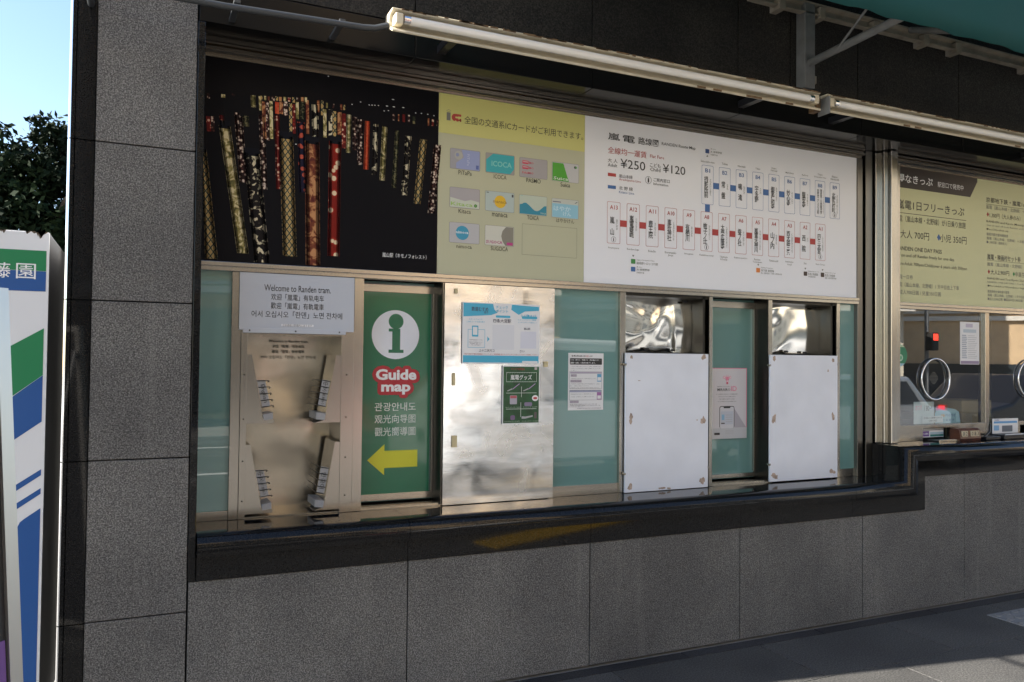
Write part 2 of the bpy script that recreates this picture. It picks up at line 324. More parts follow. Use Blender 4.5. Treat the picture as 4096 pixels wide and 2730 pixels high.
# text: every string is stretched to the box (x0, z0, x1, z1) it fills on its sign
def text_into(mb, s, box, y, m, bold=0, rot=0., vertical=False):
    cu = bpy.data.curves.new('t', 'FONT'); cu.body = '\n'.join(s) if vertical else s
    cu.align_x = 'CENTER' if vertical else 'LEFT'; cu.size = 1; cu.offset = .002+bold*.009; cu.resolution_u = 3 if box[3]-box[1] > .02 or vertical else 1
    if vertical: cu.space_line = .78
    ob = bpy.data.objects.new('t', cu); COL.objects.link(ob)
    dg = bpy.context.evaluated_depsgraph_get(); dg.update()
    me = ob.evaluated_get(dg).to_mesh()
    vs = [v.co.copy() for v in me.vertices]
    if vs:
        ax = min(v.x for v in vs); bx = max(v.x for v in vs); ay = min(v.y for v in vs); by = max(v.y for v in vs)
        x0, z0, x1, z1 = box; cx, cz = (x0+x1)/2, (z0+z1)/2; ca, sa = math.cos(rot), math.sin(rot)
        new = []
        for v in vs:
            u = ((v.x-ax)/max(bx-ax, 1e-6)-.5)*(x1-x0); w = ((v.y-ay)/max(by-ay, 1e-6)-.5)*(z1-z0)
            new.append(mb.bm.verts.new((cx+u*ca-w*sa, y, cz+u*sa+w*ca)))
        i = mb.mi(m)
        for p in me.polygons:
            try: f = mb.bm.faces.new([new[k] for k in p.vertices]); f.material_index = i
            except ValueError: pass
    ob.evaluated_get(dg).to_mesh_clear()
    bpy.data.objects.remove(ob); bpy.data.curves.remove(cu)
def lettering(key, y, parent, names=None, prefix='k_'):
    by = {}
    for (m, s, x0, z0, x1, z1, bold) in TEXT[key]: by.setdefault(m, []).append((s, (x0, z0, x1, z1), bold))
    for m, items in by.items():
        mb = MB()
        for s, bx, bold in items: text_into(mb, s, bx, y, None, bold)
        mb.build('lettering', prefix+m, parent)

# ================================================================== printed matter: (ink, words, x0, z0, x1, z1, weight) in metres on the facade
TEXT = {
 'ic': [
  ('dark', '全国の交通系ICカードがご利用できます。', 1.3904, 2.6143, 2.0495, 2.6522, 0),
  ('dark', 'PiTaPa', 1.3632, 2.3645, 1.4319, 2.3852, 0),
  ('dark', 'ICOCA', 1.5481, 2.3644, 1.6167, 2.3854, 0),
  ('dark', 'PASMO', 1.7256, 2.364, 1.8056, 2.3854, 0),
  ('dark', 'Suica', 1.9192, 2.3617, 1.9752, 2.3834, 0),
  ('dark', 'Kitaca', 1.366, 2.1784, 1.4294, 2.199, 0),
  ('dark', 'manaca', 1.5412, 2.1768, 1.6242, 2.1953, 0),
  ('dark', 'TOICA', 1.7323, 2.1777, 1.7981, 2.1989, 0),
  ('dark', 'はやかけん', 1.8966, 2.1768, 2.0006, 2.1984, 0),
  ('dark', 'nimoca', 1.3577, 2.009, 1.4364, 2.027, 0),
  ('dark', 'SUGOCA', 1.5366, 2.01, 1.6288, 2.0308, 0),
 ],
 'map': [
  ('black', '嵐', 2.1987, 2.6383, 2.2729, 2.6759, 1),
  ('black', '電', 2.2905, 2.6362, 2.3668, 2.6741, 1),
  ('black', '路線図', 2.3878, 2.6365, 2.5182, 2.6749, 1),
  ('black', 'RANDEN Route Map', 2.5391, 2.6452, 2.7642, 2.6667, 0),
  ('red', '全線均一運賃', 2.1988, 2.5655, 2.4411, 2.6013, 0),
  ('red', 'Flat Fare', 2.4639, 2.5727, 2.555, 2.59, 0),
  ('black', '大 人', 2.1989, 2.5186, 2.2592, 2.5405, 0),
  ('black', 'Adult', 2.1989, 2.4958, 2.257, 2.5139, 0),
  ('black', '¥250', 2.2767, 2.4973, 2.4331, 2.5457, 0),
  ('black', 'こども', 2.4631, 2.5232, 2.5323, 2.5444, 0),
  ('black', 'Child', 2.463, 2.5003, 2.5315, 2.5202, 0),
  ('black', '¥120', 2.5468, 2.5014, 2.6961, 2.5484, 0),
  ('black', '嵐山本線', 2.2684, 2.4435, 2.3527, 2.463, 0),
  ('red', 'Arashiyama Line', 2.2684, 2.4266, 2.4063, 2.4409, 0),
  ('black', '北 野 線', 2.2692, 2.38, 2.355, 2.3995, 0),
  ('blue', 'Kitano Line', 2.2692, 2.3614, 2.3643, 2.3744, 0),
  ('black', 'ご案内窓口', 2.4867, 2.446, 2.5926, 2.4659, 0),
  ('black', 'Information', 2.4866, 2.4269, 2.5828, 2.4402, 0),
  ('grey', 'JR Line', 2.8686, 2.6642, 2.9055, 2.6725, 0),
  ('grey', 'JR 嵯峨野線', 2.8685, 2.6455, 2.9487, 2.6593, 0),
  ('grey', '京都駅方面', 2.8684, 2.6322, 2.9174, 2.6411, 0),
  ('grey', 'Sagano Romantic Train', 2.3825, 2.0105, 2.4953, 2.019, 0),
  ('grey', '嵯峨野トロッコ列車', 2.3825, 1.9911, 2.5191, 2.0054, 0),
  ('grey', 'JR Line', 2.3825, 1.9729, 2.4182, 1.9807, 0),
  ('grey', 'JR 嵯峨野線', 2.3825, 1.9559, 2.4652, 1.9702, 0),
  ('grey', '京都駅方面', 2.3825, 1.9425, 2.4307, 1.9516, 0),
  ('grey', 'Subway Tozai Line', 3.2345, 2.0182, 3.3237, 2.0267, 0),
  ('grey', '地下鉄 東西線', 3.2344, 1.9997, 3.331, 2.0139, 0),
  ('grey', '東山・京都市役所前・二条城前・太秦天神川方面', 3.2342, 1.987, 3.3914, 1.9962, 0),
  ('grey', 'Hankyu Kyoto Line', 3.5944, 2.0178, 3.6807, 2.0258, 0),
  ('grey', '阪急 京都線', 3.5942, 1.9983, 3.6735, 2.0129, 0),
  ('grey', '大阪梅田方面', 3.5939, 1.9853, 3.6526, 1.9948, 0),
  ('grey', 'Hankyu Kyoto Line', 3.7303, 2.0168, 3.8177, 2.0249, 0),
  ('grey', '阪急 京都線', 3.7301, 1.9978, 3.8114, 2.0125, 0),
  ('grey', '京都・四条河原町方面', 3.7298, 1.9844, 3.8223, 1.994, 0),
 ],
 'photo': [
  ('white', '嵐山駅（キモノフォレスト）', 0.994, 1.9427, 1.2069, 1.964, 0),
 ],
 'fare': [
  ('white', '得なきっぷ', 4.3475, 2.6359, 4.6717, 2.691, 1),
  ('white', '駅窓口で発売中', 4.7196, 2.6388, 4.9701, 2.6745, 0),
  ('dark', '嵐電1日フリーきっぷ', 4.3413, 2.4652, 4.9783, 2.5253, 1),
  ('dark', '電（嵐山本線・北野線）が1日乗り放題', 4.3583, 2.3834, 4.9913, 2.4259, 0),
  ('dark', '大人 700円', 4.3713, 2.2797, 4.636, 2.3317, 0),
  ('dark', '小児 350円', 4.7399, 2.2788, 4.9998, 2.3308, 0),
  ('dark', 'ANDEN ONE DAY PASS', 4.3561, 2.2004, 4.7568, 2.2265, 1),
  ('dark', 't on and off Randen freely for one day.', 4.36, 2.1539, 4.8822, 2.1801, 0),
  ('dark', 'are:Adult 700yen/Child(over 6 years old) 350yen', 4.36, 2.1001, 5.0034, 2.1264, 0),
  ('grey', '電一日券', 4.3619, 2.0171, 4.4858, 2.0457, 0),
  ('grey', '電（嵐山本線、北野線）1 天中自由上下車', 4.3618, 1.9666, 4.9232, 1.9972, 0),
  ('grey', '成人700日圓 / 兒童350日圓', 4.3618, 1.9193, 4.7474, 1.9482, 0),
  ('dark', '京都地下鉄・嵐電1dayチケット', 5.1993, 2.5786, 5.8325, 2.6193, 1),
  ('grey', '嵐電（嵐山本線・北野線）＋京都市営地下鉄が1日乗り放題', 5.199, 2.5386, 6.0401, 2.5655, 0),
  ('dark', '1,300円（大人券のみ）', 5.2357, 2.4806, 5.5616, 2.5163, 0),
  ('dark', 'RANDEN and Kyoto Municipal Subway 1-day Ticket', 5.2032, 2.4425, 5.9101, 2.4614, 0),
  ('grey', 'Get on and off both Randen and Kyoto municipal subway', 5.203, 2.4185, 5.8844, 2.4342, 0),
  ('dark', '●Fare:1,300yen(Adult only)', 5.2029, 2.3915, 5.4311, 2.4069, 0),
  ('grey', '嵐電京都市營地鐵套票', 5.2039, 2.3568, 5.4285, 2.3768, 0),
  ('grey', '嵐電（嵐山本線、北野線）＋京都市營地鐵', 5.2037, 2.3287, 5.7078, 2.349, 0),
  ('grey', '■1,300日圓（僅限成人）', 5.2036, 2.3017, 5.4163, 2.3217, 0),
  ('dark', '嵐電・映画村セット券', 5.2088, 2.1914, 5.5633, 2.2316, 1),
  ('grey', '嵐電（嵐山本線・北野線）1日乗り放題＋映画村入場', 5.2086, 2.1485, 5.9718, 2.1752, 0),
  ('dark', '大人2,900円', 5.2429, 2.091, 5.4388, 2.1264, 0),
  ('dark', '中高生', 5.5046, 2.0889, 5.6064, 2.1249, 0),
  ('dark', 'RANDEN and Toei Kyoto Studio Park Ticket', 5.2115, 2.0535, 5.7804, 2.0722, 0),
  ('grey', 'RANDEN ONE DAY PASS + Toei Kyoto Studio Park', 5.2114, 2.0303, 5.7677, 2.0458, 0),
  ('dark', '●Fare:Adult 2,900yen/Junior-high High-school', 5.2112, 2.0043, 5.755, 2.0199, 0),
  ('grey', '嵐電東映太秦映畫村套票', 5.2122, 1.9661, 5.438, 1.9861, 0),
  ('grey', '嵐電（嵐山本線、北野線）1 天中自由上下車', 5.2121, 1.9408, 5.6802, 1.9609, 0),
  ('grey', '■成人2,900日圓  ■國高中生1,800日圓', 5.2119, 1.9148, 5.582, 1.9349, 0),
 ],
 'plate': [
  ('black', 'Welcome to Randen tram.', 0.4718, 1.7624, 0.758, 1.7902, 0),
  ('black', '欢迎「嵐電」有轨电车', 0.5011, 1.7237, 0.7282, 1.7515, 0),
  ('black', '歡迎「嵐電」有軌電車', 0.5003, 1.6858, 0.728, 1.7136, 0),
  ('black', '어서 오십시오「란덴」노면 전차에', 0.4207, 1.6472, 0.811, 1.6765, 0),
  ('tiny', '日本語版は駅構内にあります', 0.5521, 1.6101, 0.6776, 1.6209, 0),
 ],
 'guide': [
  ('white', 'Guide', 0.9989, 1.3736, 1.1981, 1.4253, 4),
  ('white', 'map', 1.0253, 1.3039, 1.1693, 1.3523, 4),
  ('white2', '관광안내도', 0.9952, 1.2268, 1.1968, 1.2668, 0),
  ('white2', '观光向导图', 0.9961, 1.1693, 1.1958, 1.2093, 0),
  ('white2', '觀光嚮導圖', 0.997, 1.109, 1.1966, 1.1506, 0),
 ],
 'p1': [
  ('dk', '鉄道むすめ', 1.4298, 1.7076, 1.5174, 1.7292, 1),
  ('dk', '巡り', 1.495, 1.698, 1.5176, 1.7097, 1),
  ('cy', 'チェック', 1.5583, 1.723, 1.6219, 1.7382, 1),
  ('cy', 'ポイント', 1.5585, 1.7047, 1.6222, 1.7198, 1),
  ('dk', '四条大宮駅', 1.544, 1.6546, 1.6399, 1.6739, 1),
  ('cy', 'スマートフォンで', 1.4171, 1.6646, 1.4864, 1.6721, 0),
  ('cy', '二次元コードを読み取り', 1.4039, 1.6526, 1.5001, 1.6601, 0),
  ('cy', '嵐山駅', 1.7083, 1.6283, 1.7439, 1.6287, 0),
  ('dk', '嵐山駅', 1.7093, 1.6234, 1.7439, 1.6345, 1),
  ('dk', '上の二次元コ', 1.4703, 1.512, 1.5517, 1.5262, 1),
  ('dk', 'さい', 1.6874, 1.5112, 1.7143, 1.5239, 1),
  ('cy', '3.17▶4.15', 1.6934, 1.6873, 1.7766, 1.701, 1),
  ('cy', 'スタンプラリー開催', 1.6749, 1.6691, 1.7768, 1.6759, 0),
  ('cy', 'デジタルスタンプを集めよう', 1.6774, 1.6568, 1.7794, 1.6636, 0),
  ('red', '初めて参加する場合は登録画面にジャンプします。参加登録後に各スポットチェックインをタップしてスタンプを取得してください。', 1.3971, 1.4977, 1.7883, 1.5048, 0),
  ('dk', '読み取り画面を表示してください', 1.4206, 1.5668, 1.4899, 1.5718, 0),
  ('dk', '※通信料はお客様負担となります', 1.4176, 1.5564, 1.4923, 1.5606, 0),
  ('dk', '対応機種をご確認ください', 1.4252, 1.5496, 1.4856, 1.5537, 0),
  ('dk', '詳しくは駅係員まで', 1.432, 1.5427, 1.4789, 1.5469, 0),
 ],
 'p2': [
  ('white', '嵐電グッズ', 1.6394, 1.3768, 1.756, 1.4023, 1),
  ('wh2', 'あらんスライダー 700円', 1.6147, 1.2391, 1.6915, 1.245, 0),
  ('wh2', 'クリップ 500円', 1.708, 1.2394, 1.7863, 1.2454, 0),
  ('wh2', 'マスキングテープ 440円', 1.7017, 1.1697, 1.7943, 1.1757, 0),
  ('wh2', 'マグネット 600円', 1.6072, 1.1703, 1.69, 1.1762, 0),
  ('red', 'オリジナル新商品', 1.6426, 1.4247, 1.7153, 1.4358, 0),
 ],
 'n': [
  ('black', '令和5年4月1日', 2.0031, 1.4935, 2.0846, 1.5032, 2),
  ('red', '（日）', 2.0859, 1.4933, 2.1086, 1.503, 1),
  ('black', 'より', 2.1099, 1.4936, 2.1286, 1.5024, 2),
  ('white', '「バス（市バス・京都バス・西日本JRバス）・', 1.9986, 1.4729, 2.1799, 1.4826, 1),
  ('white', '嵐電一日券」の発売を終了します。', 1.9982, 1.4584, 2.1463, 1.4676, 1),
  ('gk', 'これまでご利用いただいておりました一日券は、発売を終了させて', 2.0036, 1.4423, 2.1802, 1.4469, 0),
  ('gk', 'いただくことになりました。長年のご愛顧ありがとうございま', 2.0011, 1.4319, 2.1762, 1.4365, 0),
  ('gk', 'した。', 2.0012, 1.422, 2.0326, 1.4266, 0),
  ('gk', '発売終了について', 2.0015, 1.395, 2.0315, 1.3996, 0),
  ('gk', '令和5年3月31日をもちまして発売を終了いたします。', 2.0016, 1.3796, 2.1525, 1.3842, 0),
  ('gk', '発売終了後のお取扱い', 2.0005, 1.3664, 2.0608, 1.371, 0),
  ('gk', '令和5年4月1日以降も券面に記載の有効期限まで、ご利用に', 1.998, 1.352, 2.1756, 1.3566, 0),
  ('gk', '限り、引続きご利用いただけます。', 1.9981, 1.3418, 2.11, 1.3464, 0),
  ('gk', '※未使用券の払戻しは令和5年9月末まで駅窓口で承ります。', 1.9969, 1.3318, 2.1731, 1.3364, 0),
  ('gk', '令和5年4月1日からの新しい一日券の発売について', 1.9983, 1.3168, 2.1759, 1.3214, 0),
  ('gk', '令和5年4月1日から新しい一日券を発売いたします。', 1.9998, 1.2997, 2.1438, 1.3043, 0),
  ('gk', '大人用、小児用としてご購入いただけます。', 2.0039, 1.2859, 2.1413, 1.2905, 0),
  ('gk', 'お問い合わせ', 1.9976, 1.2597, 2.0434, 1.2643, 0),
  ('gk', '嵐電 四条大宮駅 075-801-2511 月～金', 1.9964, 1.2475, 2.1577, 1.2521, 0),
  ('gk', '京福電気鉄道 鉄道部 運輸課 075-841-9385 平日 9時～17時', 1.9965, 1.2405, 2.1766, 1.2451, 0),
  ('gk', 'ホームページもご覧ください', 1.9953, 1.2344, 2.0765, 1.2389, 0),
  ('gk', '京福電気鉄道株式会社 鉄道部運輸課', 2.0397, 1.2261, 2.1822, 1.2307, 0),
 ],
 'mi': [
  ('black', 'MIRAIRO', 3.011, 1.3073, 3.1047, 1.3239, 0),
  ('pink', 'ID', 3.1099, 1.3072, 3.151, 1.3356, 1),
  ('black', '障害者手帳が、あなたの手のひらに。', 3.0109, 1.3305, 3.1046, 1.3355, 0),
  ('black', 'カバンや財布から取り出していた障害者手帳を、', 3.0009, 1.2864, 3.1618, 1.2922, 0),
  ('black', 'これからはスマホでパッと提示できます。', 3.0154, 1.2723, 3.1438, 1.2781, 0),
  ('black', '外出する機会が、自分をつくる自由。', 3.0237, 1.2582, 3.1365, 1.264, 0),
  ('black', 'みんなの移動をミライロIDが実現します！', 3.0135, 1.244, 3.1493, 1.2498, 0),
 ],
}
CARDS = [(1.323, 2.394, 1.4724, 2.4842), (1.5074, 2.3946, 1.657, 2.4836), (1.6909, 2.3914, 1.8402, 2.4831), (1.8731, 2.3898, 2.022, 2.4821), (1.3225, 2.2068, 1.4729, 2.2974), (1.5072, 2.206, 1.6577, 2.2979), (1.6905, 2.2055, 1.8403, 2.2964), (1.8735, 2.2035, 2.0223, 2.2959), (1.3223, 2.0379, 1.4733, 2.1288), (1.5074, 2.0378, 1.6579, 2.1292), (1.7053, 2.0, 2.0179, 2.1548)]
POLES = [('a', 0.2025, 2.3484, 0.2565, 1.8885, 0.0244, 0.0244), ('b', 0.2983, 2.4589, 0.3828, 1.9195, 0.0225, 0.0226), ('c', 0.4098, 2.3547, 0.4617, 1.8857, 0.0314, 0.0314), ('d', 0.3532, 2.5093, 0.3811, 2.2248, 0.0144, 0.0144), ('d', 0.4496, 2.526, 0.4663, 2.2028, 0.011, 0.0109), ('a', 0.5539, 2.4458, 0.5793, 1.9199, 0.0286, 0.0284), ('e', 0.6672, 2.4372, 0.6797, 1.8864, 0.0304, 0.0301), ('f', 0.7692, 2.4503, 0.7701, 1.9326, 0.0258, 0.0255), ('g', 0.514, 2.5328, 0.526, 2.2106, 0.0093, 0.0092), ('h', 0.6162, 2.5174, 0.6297, 2.2056, 0.0138, 0.0138), ('d', 0.8839, 2.5655, 0.8836, 2.3577, 0.0112, 0.0112), ('r', 0.9158, 2.5621, 0.9124, 2.3388, 0.01, 0.0099), ('c', 0.9554, 2.5528, 0.9507, 2.318, 0.01, 0.01), ('b', 0.9978, 2.547, 0.9878, 2.2962, 0.0108, 0.0107), ('k', 1.0576, 2.5361, 1.0442, 2.2671, 0.0095, 0.0094), ('c', 1.112, 2.5176, 1.0935, 2.2372, 0.013, 0.0129), ('a', 1.1854, 2.5112, 1.1577, 2.2033, 0.0153, 0.0151), ('d', 1.2556, 2.4938, 1.2295, 2.1655, 0.0169, 0.0167), ('b', 0.8309, 2.58, 0.8288, 2.4061, 0.0085, 0.0085), ('d', 0.8574, 2.5728, 0.8591, 2.4222, 0.0085, 0.0085), ('g', 0.8067, 2.5808, 0.8088, 2.4242, 0.0078, 0.0078), ('e', 0.7871, 2.5853, 0.7884, 2.4821, 0.0078, 0.0078), ('a', 0.7637, 2.5861, 0.7654, 2.4732, 0.0071, 0.0071), ('c', 0.7461, 2.5909, 0.748, 2.4714, 0.0071, 0.0071), ('b', 0.7204, 2.5881, 0.7238, 2.4624, 0.0064, 0.0064), ('c', 0.6771, 2.6032, 0.6812, 2.4583, 0.0127, 0.0127), ('a', 0.7084, 2.6266, 0.7103, 2.5604, 0.0051, 0.0051), ('e', 0.6905, 2.6246, 0.692, 2.5717, 0.0045, 0.0045), ('e', 0.6429, 2.6192, 0.6473, 2.4681, 0.0057, 0.0057), ('k', 0.6211, 2.6068, 0.6233, 2.5313, 0.0082, 0.0082), ('b', 0.5991, 2.6044, 0.6014, 2.529, 0.0056, 0.0056), ('g', 0.5838, 2.5928, 0.5889, 2.4623, 0.0056, 0.0056), ('a', 0.5699, 2.5945, 0.5738, 2.4673, 0.0056, 0.0056), ('d', 0.5492, 2.5988, 0.5511, 2.5368, 0.0068, 0.0068), ('e', 0.5307, 2.5934, 0.5323, 2.5413, 0.0068, 0.0068), ('r', 0.5127, 2.5914, 0.5144, 2.5394, 0.0074, 0.0074), ('b', 0.4874, 2.5918, 0.4927, 2.4268, 0.0061, 0.0061), ('d', 0.4709, 2.5867, 0.4788, 2.419, 0.0055, 0.0055), ('e', 0.4556, 2.585, 0.4652, 2.4242, 0.0061, 0.0061), ('b', 0.4396, 2.6059, 0.4441, 2.5448, 0.0043, 0.0043), ('b', 0.4122, 2.6061, 0.4151, 2.5546, 0.0085, 0.0085), ('d', 0.3468, 2.5215, 0.3566, 2.4136, 0.0096, 0.0096), ('g', 0.2849, 2.5021, 0.2894, 2.458, 0.0083, 0.0083), ('g', 0.2322, 2.4902, 0.2375, 2.4274, 0.0076, 0.0076), ('d', 0.2498, 2.492, 0.2539, 2.429, 0.0053, 0.0053), ('k', 0.3832, 2.5125, 0.386, 2.4678, 0.0108, 0.0108), ('a', 0.4469, 2.6087, 0.4475, 2.5906, 0.0037, 0.0037), ('b', 0.4622, 2.6105, 0.4627, 2.5923, 0.0037, 0.0037), ('e', 0.4775, 2.6103, 0.4781, 2.5927, 0.0037, 0.0037), ('d', 0.4959, 2.6156, 0.4966, 2.5929, 0.0049, 0.0049), ('a', 0.5113, 2.6161, 0.5119, 2.5979, 0.0049, 0.0049), ('e', 0.5268, 2.6159, 0.5275, 2.5963, 0.005, 0.005), ('b', 0.5455, 2.618, 0.546, 2.6017, 0.005, 0.005), ('g', 0.5642, 2.6182, 0.5647, 2.6005, 0.005, 0.005), ('a', 0.5829, 2.6223, 0.5836, 2.5993, 0.005, 0.005), ('d', 0.6017, 2.6244, 0.6022, 2.608, 0.005, 0.005), ('e', 0.6205, 2.6286, 0.621, 2.6101, 0.005, 0.005), ('b', 0.6362, 2.6304, 0.6369, 2.6086, 0.0044, 0.0044), ('e', 0.7939, 2.6229, 0.7946, 2.5962, 0.0039, 0.0039), ('a', 0.807, 2.621, 0.8076, 2.5976, 0.0039, 0.0039), ('b', 0.7292, 2.619, 0.7298, 2.5957, 0.0032, 0.0032), ('d', 0.7583, 2.6189, 0.7588, 2.5989, 0.0032, 0.0032), ('d', 1.0384, 2.6126, 1.039, 2.5819, 0.0047, 0.0047), ('e', 1.0622, 2.6132, 1.0629, 2.5811, 0.0027, 0.0027), ('g', 1.0868, 2.6158, 1.0875, 2.5802, 0.0055, 0.0055), ('d', 1.1101, 2.617, 1.1108, 2.5827, 0.0055, 0.0055), ('k', 1.1364, 2.6129, 1.137, 2.5786, 0.0055, 0.0055), ('e', 1.2094, 2.6139, 1.2086, 2.5791, 0.0035, 0.0035), ('g', 1.2304, 2.6126, 1.2296, 2.5813, 0.0042, 0.0042), ('d', 1.255, 2.6153, 1.2541, 2.5839, 0.0049, 0.0049), ('d', 0.2315, 2.5886, 0.2323, 2.5664, 0.0047, 0.0047), ('b', 0.2905, 2.5921, 0.291, 2.5781, 0.0071, 0.0071), ('d', 0.332, 2.6001, 0.3324, 2.5905, 0.006, 0.006)]
SPARKS = [(1.0343, 2.6786), (1.0841, 2.6478), (1.0384, 2.6448), (1.0059, 2.6439), (0.9221, 2.6372), (0.9354, 2.6381), (0.9487, 2.6395), (0.9655, 2.6407), (1.0131, 2.6235), (0.9929, 2.6193), (1.1443, 2.631), (1.1728, 2.6328), (1.2042, 2.6327), (1.2351, 2.6305), (0.882, 2.6449), (0.8429, 2.6284), (0.5966, 2.416), (0.7337, 2.7398)]
# ================================================================== the ground and the street
g = MB().box(-60, 60, -3.9, 40, -.4, -.006); struct(g.build('pavement_bed', 'joint'))
tl = MB()
for r in range(8):
    y1 = -.3125-.456*r; off = .45*(r % 2)
    for c in range(-5, 14):
        x0 = 3.853-.9*5+.9*c+(-.45 if r % 2 else 0)
        tl.box(x0+.003, x0+.897, y1-.452, y1, -.05, 0, None, .0015)
struct(tl.build('pavement_tiles', 'tile'))
bd = MB()
for c in range(-3, 12): bd.box(3.405-.9*3+.9*c+.003-.9, 3.405-.9*3+.9*c-.003, -.309, -.236, -.05, .001)
struct(bd.build('border_course', 'border'))
tp = MB(); tp.box(4.545, 5.445, -.742, -.455, .0, .005)
for i in range(12):
    for j in range(4): tp.prism_z([(4.59+.075*i+.022*math.cos(a*math.pi/4), -.49-.072*j+.022*math.sin(a*math.pi/4)) for a in range(8)], .005, .010)
struct(tp.build('tactile_patch', 'tact_g'))
ty = MB()
for i in range(6):
    a0, b0 = Vector((2.55+.282*i, -2.62-.10*i)), Vector((2.55+.282*i+.278, -2.62-.10*i-.0985)); nn = Vector((-.335, -.942))*.30
    ty.prism_z([tuple(a0), tuple(a0+nn), tuple(b0+nn), tuple(b0)], .0, .006)
    for k in range(4):
        s0, s1 = nn*(.08+.24*k), nn*(.20+.24*k); ty.prism_z([tuple(a0+s0), tuple(a0+s1), tuple(b0+s1), tuple(b0+s0)], .006, .011)
struct(ty.build('tactile_strip', 'tact_y'))
struct(MB().box(-60, 60, -4.05, -3.9, -.4, .0, None, .01).build('kerb', 'kerb'))
struct(MB().box(-80, 80, -12.2, -4.05, -.5, -.14).build('road', 'asphalt'))
ln = MB()
for i in range(-6, 7): ln.box(6*i, 6*i+3.4, -8.2, -8.05, -.141, -.136)
ln.box(-60, 60, -11.6, -11.45, -.141, -.136)
struct(ln.build('road_markings', 'line'))
struct(MB().box(-80, 80, -60, -12.2, -.4, .0).build('far_pavement', 'kerb'))
struct(MB().box(-120, 120, -120, 120, -.9, -.45).build('ground', 'asphalt'))

# ================================================================== the station building
FY = -.23                                                   # face of the granite cladding
st = thing('station_building', 'dark granite clad station front with polished black counter and steel framed ticket windows', 'building', (0, 0, 0))
pc = MB()
for z0, z1 in ((-.05, .482), (.487, 1.080), (1.085, 1.679), (1.684, 2.277), (2.282, 2.89), (2.895, 3.5), (3.505, 4.1)):
    pc.box(-.176, .172, FY, -.16, z0, z1, None, .002)
pc.build('pier_cladding', 'granite', st)
lw = MB(); xs = [.177, 1.066, 1.978, 2.893, 3.788, 4.658, 5.56, 6.46, 7.36, 8.26, 9.16]
for a, b in zip(xs, xs[1:]):
    if a < 3.7 or a > 4.6: lw.box(a+.002, b-.003, FY, -.16, .012, .597 if b < 3.9 else .797, None, .002)
    else: lw.prism_y([(a+.002, .012), (b-.003, .012), (b-.003, .797), (4.302, .797), (4.302, .597), (a+.002, .597)], FY, -.16)
lw.build('lower_wall_cladding', 'granite', st, True)
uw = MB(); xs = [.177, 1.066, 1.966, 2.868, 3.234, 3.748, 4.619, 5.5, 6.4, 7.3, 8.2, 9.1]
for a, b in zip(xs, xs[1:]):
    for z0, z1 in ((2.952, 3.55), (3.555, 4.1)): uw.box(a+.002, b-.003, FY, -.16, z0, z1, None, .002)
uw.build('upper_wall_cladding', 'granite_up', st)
hp = MB(); xs = [.177, 1.066, 1.966, 2.875, 3.776, 4.647, 5.5, 6.4, 7.3, 8.2, 9.1]
for a, b in zip(xs, xs[1:]):
    hp.box(a+.0015, b-.0015, FY-.004, .06, 2.802, 2.946, None, .002)
hp.build('header_lintel', 'black_d', st)
ct = MB(); ea = MB()
for z0, z1 in ((-.05, .482), (.486, 1.080), (1.084, 1.679), (1.683, 2.277), (2.281, 2.89), (2.894, 3.5), (3.504, 4.1)):
    ct.prism_z([(-.179, -.2315), (-.242, -.2315), (-.242, -.16), (-.179, -.16)], z0, z1)
    ct.prism_z([(-.2455, -.2315), (-.2575, -.2315), (-.2575, -.16), (-.2455, -.16)], z0, z1)
    ea.prism_z([(-.2585, -.16), (-.2585, -.232), (-.2625, -.2305), (-.2662, -.2275), (-.268, -.222), (-.268, .3), (-.2585, .3)], z0, z1)
ct.build('corner_trim', 'black', st, True); ea.build('corner_edge', 'chrome', st, True)
bk = MB()
bk.box(-.262, .2, -.165, .5, -.3, 4.12); bk.box(.2, 9.2, -.165, .0, -.3, .6); bk.box(.17, 9.2, -.165, .3, 2.95, 4.12)
bk.box(.17, 4.14, .27, .32, .55, 2.95)
bk.box(4.14, 9.2, 0.01, .3, 1.86, 2.95); bk.box(4.14, 9.2, .0, .4, .5, .79)
bk.build('masonry_core', 'mortar', st)
rm = MB(); rm.box(4.1, 9.2, 2.6, 2.8, -.3, 4.1); rm.box(-.25, 9.2, 4.8, 5, -.3, 4.12); rm.box(-.25, -.1, .5, 4.8, -.3, 4.1); rm.box(9.05, 9.2, .3, 4.8, -.3, 4.1)
rm.box(4.0, 4.1, .3, 2.8, -.3, 4.1); rm.box(4.1, 9.05, .4, 2.6, .55, .6)
rm.build('interior_wall', 'room', st)
MB().prism_z([(-.27, -.2), (9.3, -.2), (9.3, 5.05), (-.27, 5.05)], 4.12, 4.25).build('roof', 'wallpl', st)
